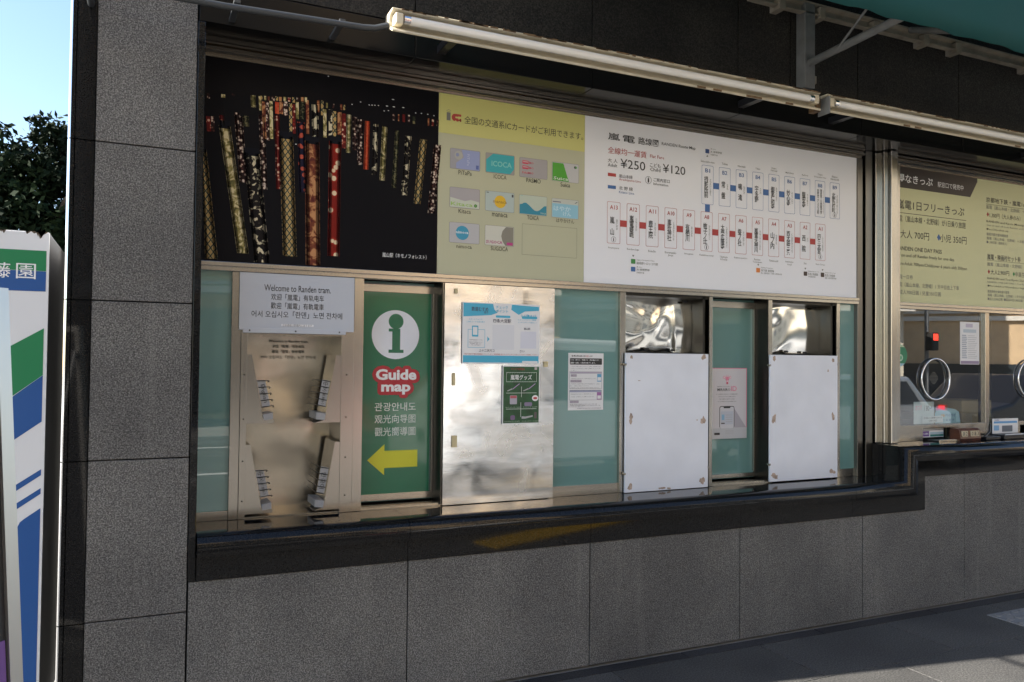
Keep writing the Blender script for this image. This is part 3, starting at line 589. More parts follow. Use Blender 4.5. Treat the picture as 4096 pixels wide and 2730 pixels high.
# polished counter: one profile swept along the sill, up the step and along the higher ticket counter
prof = [(.0, FY-.005), (.093, FY-.005), (.096, -.262)]
for k in range(15):
    t = R(-14+104*k/14); prof.append((.1265+.056*math.sin(t), -.212-.056*math.cos(t)))
prof += [(.1825, .10), (.0, .10)]
def sweep(path, name, joints=()):
    mb = MB(); rings = []
    n = len(path)
    for k, (x, z) in enumerate(path):
        def nrm(a, b):
            d = Vector((b[0]-a[0], b[1]-a[1])).normalized(); return Vector((-d.y, d.x))
        if k == 0: v = nrm(path[0], path[1])
        elif k == n-1: v = nrm(path[-2], path[-1])
        else:
            a = nrm(path[k-1], path[k]); b = nrm(path[k], path[k+1]); v = (a+b)/(1+a.dot(b))
        rings.append([mb.bm.verts.new((x+v.x*d, y, z+v.y*d)) for d, y in prof])
    for a, b in zip(rings, rings[1:]):
        for j in range(len(prof)):
            q = (j+1) % len(prof); f = mb.bm.faces.new((a[j], a[q], b[q], b[j])); f.smooth = 3 <= j <= 16
    for f in (mb.bm.faces.new(rings[0][::-1]), mb.bm.faces.new(rings[-1])):
        for e in f.edges: e.smooth = False
    return mb.build(name, 'black', st, True)
js = [.205, 1.062, 1.978, 2.893, 3.70]
for a, b in zip(js, js[1:]): sweep([(a+.001, .6), (b-.0015, .6)], 'counter_slab')
sweep([(3.7015, .6), (4.30, .6), (4.30, .8), (4.655, .8)], 'counter_slab')
for a, b in ((4.6575, 5.5), (5.5025, 6.4), (6.4025, 7.3)): sweep([(a, .8), (b, .8)], 'counter_slab')
sg = MB(); sg.box(.175, .203, FY-.004, .1, .60, 2.80, None, .003); sg.build('side_reveal', 'black', st)
# frame rails
rl = MB()
def rail(x0, x1, z0, dz):
    rl.extrude_x([(.02, z0), (-.006, z0), (-.006, z0+.010*dz), (-.030, z0+.012*dz), (-.038, z0+.018*dz), (-.038, z0+.026*dz), (-.022, z0+.031*dz), (-.022, z0+.040*dz), (-.034, z0+.045*dz), (-.034, z0+.054*dz), (.02, z0+.054*dz)], x0, x1)
rail(.204, 4.03, 2.746, 1); rail(4.25, 9.0, 2.735, 1.1)
rl.build('head_rail', 'steel_r', st, True)
tr = MB()
def trans(x0, x1, za, zb, y=-.014):
    tr.box(x0, x1, y, .05, za, za+(zb-za)*.42, None, .001); tr.box(x0, x1, y+.005, .05, za+(zb-za)*.42, za+(zb-za)*.5); tr.box(x0, x1, y-.004, .05, za+(zb-za)*.5, zb, None, .002)
trans(.204, 4.0, 1.840, 1.878); trans(4.25, 9.0, 1.828, 1.868)
tr.build('transom', 'steel_h', st)
def stile(x0, x1, z0=.783, z1=1.84, y0=0., y1=.16, m='steel'):
    MB().box(x0, x1, y0, y1, z0, z1, None, .0015).build('stile', m, st)
for a in ((.341, .381), (.868, .912), (2.284, 2.319), (2.868, 2.891), (3.293, 3.323), (3.830, 3.856)): stile(*a)
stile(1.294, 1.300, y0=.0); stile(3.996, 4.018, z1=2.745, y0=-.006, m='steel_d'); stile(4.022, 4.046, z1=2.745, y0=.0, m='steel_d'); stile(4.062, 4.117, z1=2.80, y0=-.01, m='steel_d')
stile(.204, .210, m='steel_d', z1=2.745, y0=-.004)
MB().box(4.118, 4.141, .02, .16, .9835, 2.80).build('dark_slot', 'blackp', st)
MB().box(4.046, 4.062, .03, .16, .783, 2.80).build('dark_slot', 'blackp', st)
# fixed glass panes over teal film
for x0, x1, zb in ((.210, .341, .822), (1.86, 2.284, .835), (3.856, 3.996, .832)):
    MB().box(x0, x1, .022, .05, zb, 1.84).build('glass_pane', 'teal', st)
    MB().box(x0, x1, .010, .05, .783, zb, None, .001).build('bottom_rail', 'steel_h', st)
# sliding doors
for x0, x1, k in ((.912, 1.294, 0), (2.891, 3.293, 1)):
    d = MB().box(x0, x1, .118, .14, .80, 1.84).build('sliding_door', 'teal', st)
    f = MB(); f.box(x0, x1, .10, .118, 1.790, 1.826, None, .001); f.box(x0, x1, .10, .118, .806, .838 if not k else .829, None, .001); f.box(x1-.016, x1-.005, .10, .118, .838, 1.790, None, .001)
    f.box(x0, x1, .0, .1, .783, .7875)
    f.box(x0, x1, .012, .022, .7875, .795); f.box(x0, x1, .06, .07, .7875, .795)
    f.build('door_frame', 'steel_h', d); MB().box(x1-.0045, x1-.0005, .0, .118, .7885, 1.84).build('jamb', 'steel_k', d)
# window boxes behind the white boards
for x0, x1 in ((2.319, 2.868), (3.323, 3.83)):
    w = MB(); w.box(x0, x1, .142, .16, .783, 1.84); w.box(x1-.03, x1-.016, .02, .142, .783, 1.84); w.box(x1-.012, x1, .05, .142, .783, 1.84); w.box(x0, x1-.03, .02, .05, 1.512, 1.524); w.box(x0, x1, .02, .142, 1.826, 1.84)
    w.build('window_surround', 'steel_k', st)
# fluted steel column at the corner of the ticket counter
fc = MB()
for x0, x1, y0 in ((4.142, 4.1755, -.016), (4.1725, 4.213, -.052), (4.190, 4.246, -.092)): fc.box(x0, x1, y0, .05-.001*x1, .9835, 2.80, None, .004)
fc.build('fluted_column', 'steel', st, True)
MB().box(4.25, 4.34, -.03, .05, .9835, 2.76, None, .002).build('stile', 'steel', st)
# ticket windows
def ticket_window(x0, x1, ring_x):
    w = MB().box(x0, x1, .012, .018, 1.08, 1.828).build('window', 'glass', st)
    s = MB()
    sx0, sx1 = (4.578, 4.846) if x0 < 5 else (5.55, 5.85)
    s.box(x0, sx0, -.004, .03, .9835, 1.084, None, .001); s.box(sx1, x1, -.004, .03, .9835, 1.084, None, .001); s.box(sx0, sx1, -.004, .03, 1.060, 1.084, None, .001)
    s.build('sill_rail', 'steel_h', w)
    r = MB(); r.tube([(ring_x+.133*math.cos(2*math.pi*k/48), -.004, 1.378+.133*math.sin(2*math.pi*k/48)) for k in range(49)], .0062, cap=False)
    r.build('speaking_ring', 'chrome', w)
    d = MB()
    for j in range(-4, 5):
        for i in range(-4, 5):
            if abs(i)+abs(j) <= 5: d.disc(ring_x+.009*i, 1.385+.009*j, .0028, .0105, n=8)
    d.build('speaking_holes', 'k_grey', w)
ticket_window(4.34, 5.187, 4.699); ticket_window(5.226, 6.10, 5.668)
stile(5.187, 5.226, .9835, 1.828, -.006, .05)
stile(6.10, 6.14, .9835, 1.828, -.006, .05)
MB().box(6.14, 9.0, .0, .05, .9835, 1.828).build('glass_pane', 'teal', st)
MB().box(4.25, 9.2, -.0, .012, 1.868, 2.735).build('sign_backing', 'mortar', st)

# things seen dimly behind the ticket window
tag(MB().box(5.30, 5.62, .25, .5, .6, 1.22, None, .006).build('cardboard_box', 'box_b'), 'brown cardboard box behind the right ticket window', 'box')
dk = thing('desk', 'dim grey office desk with a screen behind the ticket window', 'desk', (5, 1.2, .6))
MB().box(4.4, 6.6, .9, 1.6, 1.0, 1.04, None, .004).build('desk_top', 'desk', dk); MB().box(4.5, 6.5, 1.0, 1.5, .6, 1.0).build('desk_body', 'desk', dk)
MB().box(5.1, 5.6, 1.2, 1.24, 1.1, 1.42, None, .006).build('screen', 'blackp', dk); MB().box(5.32, 5.38, 1.2, 1.26, 1.04, 1.1).build('screen_stand', 'blackp', dk)

# ================================================================== upper boards
def board(name, label, x0, x1, m, y=-.001, z0=1.878, z1=2.746):
    t = thing(name, label, 'sign', (x0, 0, z0))
    MB().box(x0+.0008, x1-.0008, y, .012, z0, z1).build('panel', m, t)
    return t
# night photograph of the kimono pillars
pt = board('photo_board', 'black photo board of glowing kimono patterned pillars at night', .2105, 1.26, 'photo_k')
for n_, (k, x0, z0, x1, z1, w0, w1) in enumerate(POLES):
    k_ = 1.04 if w0 > .02 else 1.12; w0 *= k_; w1 *= k_; a0 = max(x0-w0, .212); b0 = max(x1-w1, .212)
    MB().flat([(a0, z0), (max(x0+w0, a0+.004), z0), (max(x1+w1, b0+.004), z1), (b0, z1)], -.0016-.00002*n_).build('printed_pillar', P[k], pt)
cap_m = plain('cap_navy', (.005, .006, .011), .5, spec=.1)
for (k, x0, z0, x1, z1, w0, w1) in POLES:
    if z0-z1 > .25 and w0 > .02: MB().rect(max(x0-w0, .212), z0-.012, x0+w0, z0+.022, -.0034).build('pillar_cap', cap_m, pt)
hs = MB()
for (k, x0, z0, x1, z1, w0, w1) in POLES:
    if w0 > .008:
        for s in (-1, 1):
            for f_, y_ in ((.45, -.0036), (.75, -.0038)):
                hs.flat([(max(x0+s*w0*f_, .212), z0), (max(x0+s*w0*1.0, .2121), z0), (max(x1+s*w1*1.0, .2121), z1), (max(x1+s*w1*f_, .212), z1)], y_)
hs.build('printed_half_tone', 'half', pt)
sp = MB()
for i, (x, z) in enumerate(SPARKS): sp.disc(x, z, .006 if i < 4 else .0035, -.0034, rz=.002, n=8)
sp.build('lamp_dots', 'k_white', pt)
lettering('photo', -.0041, pt)
# travel card board
ic = board('card_board', 'sage and yellow board picturing ten transit cards in three rows', 1.26, 2.06, 'ic_lo')
MB().rect(1.2608, 2.5555, 2.0592, 2.7455, -.0015).build('yellow_band', 'ic_hi', ic)
lg = MB(); lg.rect(1.2997, 2.6188, 1.3195, 2.6577, -.0019, 'k_grey'); lg.outline([(1.2977, 2.6652), (1.3103, 2.6592), (1.3226, 2.6660), (1.3105, 2.6722)], .0018, -.0019, 'k_grey')
lg.rrect(1.3254, 2.6190, 1.3600, 2.6549, .0165, -.0019, 'k_red'); lg.rrect(1.345, 2.6190, 1.3745, 2.6300, .002, -.00195, 'k_red'); lg.rrect(1.345, 2.6440, 1.3745, 2.6549, .003, -.00195, 'k_red')
lg.rrect(1.366, 2.6190, 1.3745, 2.6400, .002, -.00195, 'k_red')
lg.rrect(1.344, 2.6340, 1.3755, 2.6420, .002, -.0021, 'ic_hi'); lg.disc(1.3455, 2.6185, .0045, -.0022, 'ic_hi', n=16); lg.disc(1.364, 2.6185, .0045, -.0022, 'ic_hi', n=16)
lg.build('card_logo', None, ic)
lettering('ic', -.0022, ic)
CC = [((.33, .33, .36), 'pitapa'), ((.30, .29, .27), 'icoca'), ((.36, .34, .34), 'pasmo'), ((.50, .50, .50), 'suica'), ((.38, .36, .37), 'kitaca'), ((.42, .50, .47), 'manaca'), ((.48, .54, .44), 'toica'), ((.50, .53, .48), 'haya'), ((.45, .45, .46), 'nimoca'), ((.58, .58, .50), 'sugoca')]
colm = {}
def cm(c):
    if c not in colm: colm[c] = plain('print_%d' % len(colm), c, .4)
    return colm[c]
for (x0, z0, x1, z1), (bg, k) in zip(CARDS, CC):
    cw, ch = .1560, .0985; cx, cz = (x0+x1)/2, (z0+z1)/2; x0, x1, z0, z1 = cx-cw/2, cx+cw/2, cz-ch/2, cz+ch/2
    mb = MB(); Y = -.0019
    pt_ = lambda u, v: (x0+u*cw, z0+v*ch)
    def q(us, m, l=1): mb.flat([pt_(*u) for u in us], Y-.0002*l, m)
    def tx(s, u0, v0, u1, v1, m, l=3, bold=1): text_into(mb, s, (*pt_(u0, v0), *pt_(u1, v1)), Y-.0002*l, m, bold)
    mb.rrect(x0, z0, x1, z1, .006, Y, cm((.16, .16, .17))); mb.rrect(x0+.0012, z0+.0012, x1-.0012, z1-.0012, .005, Y-.0001, cm(bg))
    if k == 'pitapa':
        q([(.2, .03), (.98, .03), (.98, .97), (.38, .97), (.45, .6), (.2, .3)], cm((.28, .33, .55))); mb.disc(*pt_(.28, .68), .021, Y-.0004, cm((.40, .40, .36))); mb.disc(*pt_(.24, .70), .009, Y-.0006, cm((.24, .28, .46)))
        q([(.86, .08), (.95, .08), (.95, .28), (.86, .28)], cm((.08, .12, .35)), 2)
        text_into(mb, 'PiTaPa', (x0+.60*cw-.028, cz-.006, x0+.60*cw+.028, cz+.006), Y-.0008, cm((.45, .50, .66)), 1, R(-90))
    elif k == 'icoca':
        q([(.02, .04), (.85, .04), (.98, .3), (.98, .97), (.25, .97), (.02, .65)], cm((.02, .36, .40))); tx('ICOCA', .2, .35, .9, .62, cm((.18, .55, .50)), 3, 2)
    elif k == 'pasmo':
        for v in (.68, .42): mb.rrect(*pt_(.1, v), *pt_(.32, v+.17), .003, Y-.0004, cm((.58, .04, .09))); tx('MO', .34, v+.02, .5, v+.13, cm((.58, .04, .09)))
        tx('PASMO', .1, .18, .5, .29, cm((.58, .04, .09)))
        for v in (.73, .47): q([(.12, v+.03), (.3, v+.03), (.3, v+.08), (.12, v+.08)], cm((.5, .42, .42)), 4)
    elif k == 'suica':
        q([(.02, .03), (.63, .03), (.42, .96), (.02, .96)], cm((.06, .34, .02))); tx('Suica', .06, .08, .6, .24, cm((.70, .72, .66)), 3, 1); mb.disc(*pt_(.86, .82), .007, Y-.0004, cm((.03, .04, .04)), n=14); mb.disc(*pt_(.90, .82), .005, Y-.0006, cm((.10, .40, .08)), n=14)
    elif k == 'kitaca':
        q([(.02, .03), (.98, .03), (.98, .36), (.7, .44), (.5, .36), (.3, .42), (.02, .5)], cm((.52, .56, .46))); tx('Kitaca', .04, .10, .76, .28, cm((.30, .52, .10)), 3, 1); mb.disc(*pt_(.86, .17), .008, Y-.0006, cm((.02, .16, .03)), n=16); mb.disc(*pt_(.86, .17), .004, Y-.0008, cm((.20, .45, .08)), n=12)
    elif k == 'manaca':
        mb.disc(*pt_(.51, .5), .031, Y-.0004, cm((.72, .44, .015))); tx('manaca', .27, .42, .74, .54, cm((.34, .19, .02)), 3, 1); q([(.91, .78), (.97, .78), (.97, .92), (.91, .92)], cm((.06, .06, .07)), 2); q([(.04, .9), (.12, .9), (.12, .94), (.04, .94)], cm((.1, .1, .1)), 2)
    elif k == 'toica':
        w = [(.02, .03), (.98, .03), (.98, .52)]+[(1-.05*i-.05, .40+.20*math.cos((1-.05*i-.05-.22)*2*math.pi/.80)*(.9 if i < 14 else 1)) for i in range(1, 18)]+[(.02, .50)]
        q(w, cm((.015, .23, .33))); tx('TOICA', .76, .08, .96, .17, cm((.5, .6, .5))); q([(.05, .93), (.13, .93), (.13, .95), (.05, .95)], cm((.2, .5, .45)), 2)
    elif k == 'haya':
        q([(.02, .03), (.98, .03), (.98, .74), (.02, .74)], cm((.26, .52, .64))); tx('はやか', .07, .36, .7, .62, cm((.55, .72, .78)), 3, 1); tx('けん', .42, .12, .72, .34, cm((.55, .72, .78)), 3, 1)
        q([(.04, .80), (.34, .80), (.34, .85), (.04, .85)], cm((.15, .15, .2)), 2); q([(.85, .80), (.95, .88), (.95, .93), (.88, .86)], cm((.1, .1, .12)), 2)
    elif k == 'nimoca':
        mb.disc(*pt_(.43, .5), .034, Y-.0004, cm((.03, .29, .44))); tx('nimoca', .22, .46, .63, .60, cm((.66, .74, .76)), 3, 2)
    else:
        q([(.98, .03), (.98, .97), (.72, .97), (.60, .75), (.56, .5), (.60, .25), (.70, .03)], cm((.22, .21, .17))); tx('SUGOCA', .04, .09, .6, .25, cm((.44, .05, .20)), 3, 2); mb.rrect(*pt_(.75, .06), *pt_(.96, .20), .003, Y-.0006, cm((.50, .04, .22)))
    mb.build('card_picture', None, ic)
fr = CARDS[10]; eb = MB(); eb.outline([(fr[0], fr[1]), (fr[2], fr[1]), (fr[2], fr[3]), (fr[0], fr[3])], .0014, -.0019); eb.build('empty_frame', 'k_grey', ic)
# route map
mpb = board('route_map_board', 'large white railway route map board with red and blue lines', 2.06, 3.993, 'map_w')
lettering('map', -.0024, mpb)
L = {k: MB() for k in ('black', 'red', 'blue', 'grey')}
A = [(13, '嵐 山', 'あらしやま', 'Arashiyama', 1), (12, '嵐電嵯峨', 'らんでんさが', 'Randen-Saga', 0), (11, '鹿王院', 'ろくおういん', 'Rokuōin', 0), (10, '車折神社', 'くるまざきじんじゃ', 'Kurumazaki-\nJinja', 0), (9, '有栖川', 'ありすがわ', 'Arisugawa', 0), (8, '帷子ノ辻', 'かたびらのつじ', 'Katabiranotsuji', 1),
     (7, '太秦広隆寺', 'うずまさこうりゅうじ', 'Uzumasa-\nKōryūji', 0), (6, '蚕ノ社', 'かいこのやしろ', 'Kaikonoyashiro', 0), (5, '嵐電天神川', 'らんでんてんじんがわ', 'Randen-\nTenjingawa', 0), (4, '山ノ内', 'やまのうち', 'Yamanouchi', 0), (3, '西大路三条', 'にしおおじさんじょう', 'Nishiōji-\nSanjō', 0), (2, '西 院', 'さい', 'Sai', 0), (1, '四条大宮', 'しじょうおおみや', 'Shijō-Ōmiya', 1)]
Bn = [(1, '撮影所前', 'さつえいしょまえ', 'Satsueisho-mae', 0), (2, '常 盤', 'ときわ', 'Tokiwa', 0), (3, '鳴 滝', 'なるたき', 'Narutaki', 0), (4, '宇多野', 'うたの', 'Utano', 0), (5, '御室仁和寺', 'おむろにんなじ', 'Omuro-\nNinnaji', 0), (6, '妙心寺', 'みょうしんじ', 'Myōshinji', 0), (7, '龍安寺', 'りょうあんじ', 'Ryōanji', 0), (8, '等持院・立命館大学', 'とうじいん', 'Tōjiin\n(Ritsumeikan Univ.)', 0), (9, '北野白梅町', 'きたのはくばいちょう', 'Kitano-\nHakubaichō', 1)]
def station(cx, z0, z1, code, kanji, kana, rom, info, ck):
    L[ck].outline(rr_pts(cx-.0402, z0, cx+.0402, z1, .007), .0016, -.0021)
    cw = .034 if len(code) == 2 else .048
    text_into(L[ck], code, (cx-cw/2, z1-.040, cx+cw/2, z1-.018), -.0024, None, 1)
    n = len(kanji); top = z1-(.062 if n > 3 else .078); h = min(.030*n, .142 if not info else .120)
    if ' ' in kanji or n == 3: h = max(h, .098)
    if n > 5:
        text_into(L['black'], '等持院・立命館大学', (cx+.001, z0+.018, cx+.016, z1-.05), -.0024, None, 1, vertical=True); text_into(L['black'], '衣笠キャンパス前', (cx-.024, z0+.018, cx-.008, z1-.05), -.0024, None, 1, vertical=True); text_into(L['grey'], 'とうじいん・りつめいかんだいがく', (cx+.024, z0+.018, cx+.031, z1-.055), -.0024, None, 0, vertical=True)
    else:
        text_into(L['black'], kanji, (cx-.0235, top-h, cx+.0045, top), -.0024, None, 1, vertical=True)
        hk = min(.0115*len(kana), .13); text_into(L['grey'], kana, (cx+.014, top-.012-hk, cx+.025, top-.012), -.0024, None, 0, vertical=True)
    if info:
        L['black'].outline([(cx+.015*math.cos(2*math.pi*k/24), z0+.022+.015*math.sin(2*math.pi*k/24)) for k in range(24)], .0013, -.0021); text_into(L['black'], 'i', (cx-.0035, z0+.0125, cx+.0035, z0+.0315), -.0024, None, 3)
    lines = rom.split('\n')
    for i, s in enumerate(lines):
        w = min(.0068*len(s), .096); zc = (z0-.024-.016*i) if ck == 'red' else (z1+.021+.016*(len(lines)-1-i))
        text_into(L['grey'], s, (cx-w/2, zc-.006, cx+w/2, zc+.006), -.0024, None, 0)
for (k, kj, kn, ro, inf) in A:
    cx = 2.238+(13-k)*.12117; station(cx, 2.092, 2.312, 'A%d' % k, kj, kn, ro, inf, 'red')
    if k > 1: L['red'].rect(cx+.0405, 2.1845, cx+.0807, 2.2190, -.0018)
for (k, kj, kn, ro, inf) in Bn:
    cx = 2.8490+(k-1)*.12007; station(cx, 2.354, 2.573, 'B%d' % k, kj, kn, ro, inf, 'blue')
    if k < 9: L['blue'].rect(cx+.0405, 2.4455, cx+.0796, 2.4800, -.0018)
L['blue'].rect(2.8325, 2.3125, 2.8660, 2.3535, -.0018)
L['red'].rect(2.2003, 2.4455, 2.2502, 2.4630, -.0018); L['blue'].rect(2.2003, 2.3804, 2.2502, 2.3982, -.0018)
L['black'].outline([(2.4542+.0205*math.cos(2*math.pi*k/24), 2.4499+.0205*math.sin(2*math.pi*k/24)) for k in range(24)], .0018, -.0021); text_into(L['black'], 'i', (2.4492, 2.4365, 2.4592, 2.4635), -.0024, None, 3)
for x, z, s in ((2.8461, 2.6268, 1), (2.3609, 2.0341, -1), (3.2137, 2.0363, -1), (3.5732, 2.0354, -1), (3.7106, 2.035, -1)): L['grey'].flat([(x-.007, z-.0055*s), (x+.007, z-.0055*s), (x, z+.0055*s)], -.0021)
L['black'].build('station_lettering', 'k_black', mpb); L['red'].build('red_line_diagram', 'k_red', mpb); L['blue'].build('blue_line_diagram', 'k_blue', mpb); L['grey'].build('small_lettering', 'k_grey', mpb)
for x0, z1, x1, z0, m in ((2.8327, 2.6649, 2.8598, 2.6408, 'k_navy'), (2.3471, 2.0183, 2.3748, 1.993, 'k_sgreen'), (2.347, 1.9764, 2.3748, 1.9516, 'k_blue'), (3.1991, 2.0192, 3.227, 1.9936, 'k_orange'), (3.5604, 2.0186, 3.5882, 1.9935, 'k_brown'), (3.6965, 2.0195, 3.7239, 1.9932, 'k_brown')): MB().rrect(x0, z0, x1, z1, .003, -.0021).build('line_square', m, mpb)
# fare board of the ticket window
fb = board('fare_board', 'pale yellow fare board with dark header above the ticket window', 4.34, 8.9, 'fare_y', -.004, 1.869, 2.736)
f = MB(); f.flat([(4.341, 2.7355), (5.111, 2.7355), (5.111, 2.712), (5.039, 2.602), (4.341, 2.602)], -.0045); f.build('header_band', plain('header_brown', (.028, .018, .014), .4), fb)
f = MB(); f.rect(4.345, 2.4385, 4.997, 2.4420, -.0048); f.rect(5.199, 2.570, 6.1, 2.5722, -.0048); f.rect(5.209, 2.1862, 6.1, 2.188, -.0048); f.build('rule_lines', 'k_dark', fb)
for x, z, s, m in ((4.346, 2.310, 1.2, 'k_red'), (4.729, 2.307, 1.25, 'k_blue'), (5.217, 2.501, .9, 'k_red'), (5.226, 2.110, .9, 'k_red'), (5.489, 2.107, .9, 'k_sgreen')): MB().flat([(x-.014*s, z), (x, z-.018*s), (x+.014*s, z), (x, z+.018*s)], -.0048).build('diamond', m, fb)
lettering('fare', -.0050, fb)

# ================================================================== leaflet stand in the steel niche
ls = thing('leaflet_stand', 'brushed steel leaflet stand with four tilted holders and a pale plate on top', 'leaflet stand', (.62, 0, .79))
b = MB(); b.box(.3815, .408, -.004, .012, .783, 1.60, None, .001); b.box(.812, .8675, -.004, .012, .783, 1.60, None, .001); b.box(.408, .812, .0, .012, 1.573, 1.60)
b.build('front_frame', 'steel', ls)
n = MB(); NX = 24; NZ = 40
gv = [[n.bm.verts.new((.405+.41*i/NX, .240+.010*math.sin(i/NX*math.pi)*math.sin(j/NZ*9.5+.6)*(.5+.5*math.sin(j/NZ*math.pi)), .783+.82*j/NZ)) for i in range(NX+1)] for j in range(NZ+1)]
for j in range(NZ):
    for i in range(NX): n.bm.faces.new((gv[j][i], gv[j][i+1], gv[j+1][i+1], gv[j+1][i])).smooth = True
n.build('back_panel', 'steel_n', ls)
b = MB(); b.box(.400, .406, .012, .25, .783, 1.60); b.box(.814, .820, .012, .25, .783, 1.60); b.box(.406, .814, .012, .25, 1.575, 1.58); b.build('niche_side', 'steel', ls)
MB().box(.405, .815, .012, .25, .783, .789).build('niche_floor', 'steel_h', ls)
for x in (.396, .836):
    for z in (.86, 1.03, 1.21, 1.40): MB().tube([(x, -.004, z), (x, -.0065, z)], .0032, n=10).build('screw', 'bolt', ls)
pl = MB().box(.371, .865, -.0115, -.0045, 1.592, 1.838, None, .001).build('welcome_plate', 'plate', ls)
lettering('plate', -.0125, pl)
MB().rect(.546, 1.6115, .685, 1.6205, -.0121).build('white_strip', 'paper', pl)
lip = MB().box(.387, .828, -.014, -.0048, 1.580, 1.600, None, .001).build('plate_lip', 'plate', ls)
for x in (.414, .607, .799): MB().tube([(x, -.014, 1.590), (x, -.0165, 1.590)], .0035, n=10).build('screw', 'bolt', lip)
b = MB()
for (s, z, x0, x1, h, bo) in (("Welcome to Randen tram.", 1.546, .495, .665, .0135, 1), ("欢迎「嵐電」有轨电车", 1.523, .512, .648, .015, 1), ("歡迎「嵐電」有軌電車", 1.500, .511, .648, .015, 1), ("어서 오십시오「란덴」노면 전차에", 1.476, .462, .696, .0165, 0)):
    k = 3.835/3.6; text_into(b, s, (x0*k, 1.475+(z-1.475)*k-h/2, x1*k, 1.475+(z-1.475)*k+h/2), .2280, None, bo)
b.build('back_lettering', 'k_dark', ls)
def holder(side, dz, word, pos):
    # front plate outline (x, z) of the upper holder on that side
    if side < 0: pts = [(.408, 1.487), (.427, 1.487), (.470, 1.250), (.476, 1.213), (.5235, 1.206), (.5235, 1.190), (.408, 1.190)]; c = [(.450, 1.376), (.485, 1.376), (.508, 1.262), (.474, 1.257)]
    else: pts = [(.789, 1.487), (.811, 1.487), (.811, 1.187), (.696, 1.187), (.742, 1.199)]; c = [(.731, 1.379), (.766, 1.372), (.746, 1.255), (.713, 1.263)]
    h = MB().prism_y([(x, z+dz) for x, z in pts], -.003, .20).build('leaflet_holder', 'steel', ls, True)
    t = MB()
    if side < 0: t.prism_y([(.481, 1.203+dz), (.519, 1.209+dz), (.517, 1.236+dz), (.476, 1.227+dz)], -.006, .12)
    else: t.prism_y([(.703, 1.203+dz), (.741, 1.198+dz), (.745, 1.229+dz), (.704, 1.233+dz)], -.006, .16)
    t.build('tray', 'label', h, True)
    q = [(x, z+dz) for x, z in c]
    lb = MB(); lb.prism_y(q, .006, .009); lb = lb.build('label_plate', 'label', h, True)
    cx = sum(p[0] for p in q)/4; cz = sum(p[1] for p in q)/4
    ang = math.atan2(q[0][1]-q[3][1], q[0][0]-q[3][0])-math.pi/2
    tb = MB()
    if word == 'English': text_into(tb, word, (cx-.040, cz-.0105, cx+.040, cz+.0105), .0052, None, 0, ang-math.pi/2)
    elif word == '한국어': text_into(tb, word, (cx-.037, cz-.0105, cx+.037, cz+.0105), .0052, None, 0, ang-math.pi/2)
    else:
        ca, sa = math.cos(ang), math.sin(ang)
        dx = lambda u: (cx-u*sa, cz+u*ca)
        for ch, u, s in ((word[0], .043, .020), (word[1], .020, .020), ('︵', .006, .013), (word[3], -.006, .0125), (word[4], -.021, .0125), (word[5], -.036, .0125), ('︶', -.047, .013)):
            px, pz = dx(u); hh = s/2 if ch not in '︵︶' else .0025
            text_into(tb, ch, (px-s/2, pz-hh, px+s/2, pz+hh), .0052, None, 0, ang)
    tb.build('label_lettering', 'k_black', lb)
    for k in range(5):
        f = (k+.1)/4.2; xa = q[0][0]+(q[3][0]-q[0][0])*f; za = q[0][1]+(q[3][1]-q[0][1])*f; xb = q[1][0]+(q[2][0]-q[1][0])*f; zb = q[1][1]+(q[2][1]-q[1][1])*f
        w = MB()
        if side > 0: w.tube([(xb, .004, zb), (xa, .002, za), (xa-.003, .03, za-.001), (xa-.002, .215, za-.004)], .0021, n=6)
        else: w.tube([(xa, .20, za), (xa, .02, za), (xa+.003, .003, za), (xb+.012, .003, zb+.001), (xb+.016, .010, zb-.003), (xb+.012, .016, zb-.006)], .0021, n=6)
        w.build('wire', 'bolt', h)
holder(-1, 0, 'English', 0); holder(1, 0, '中文(簡体字)', 0); holder(-1, -.387, '中文(繁体字)', 0); holder(1, -.387, '한국어', 0)

# ================================================================== sliding door sign
gs = thing('guide_sign', 'tall green guide map sign with white i circle and yellow arrow on the sliding door', 'sign', (1.1, .1, .84))
GY = .0985; k = 3.7/3.66
G = lambda x, z: (x*k, 1.475+(z-1.475)*k)
MB().box(.914, 1.267, .0995, .1165, .838, 1.789).build('panel', 'guide', gs)
c = MB(); cx, cz = G(1.081, 1.588); c.disc(cx, cz, .1165, GY); c.build('white_circle', 'whiteb', gs)
i = MB(); x, z = G(1.082, 1.650); i.disc(x, z, .0365, GY-.0005)
i.flat([G(*p) for p in ((1.047, 1.616), (1.103, 1.616), (1.103, 1.517), (1.120, 1.517), (1.120, 1.502), (1.047, 1.502), (1.047, 1.517), (1.064, 1.517), (1.064, 1.602), (1.047, 1.602))], GY-.0005)
i.build('letter_i', 'guide', gs)
a = MB(); a.flat([G(*p) for p in ((.953, 1.003), (1.034, 1.075), (1.034, 1.044), (1.195, 1.044), (1.195, .964), (1.034, .964), (1.034, .931))], GY); a.build('arrow', 'k_yellow', gs)
rd = MB()
for (m, s, x0, z0, x1, z1, bold) in TEXT['guide']:
    if m == 'white':
        for q in range(16): text_into(rd, s, (x0-.004+.0135*math.cos(q*math.pi/8), z0-.003+.0135*math.sin(q*math.pi/8), x1+.004+.0135*math.cos(q*math.pi/8), z1+.003+.0135*math.sin(q*math.pi/8)), GY-.00002*q, None, 7)
rd.build('red_outline', plain('sign_red', (.42, .012, .025), .35), gs)
lettering('guide', GY-.0009, gs)

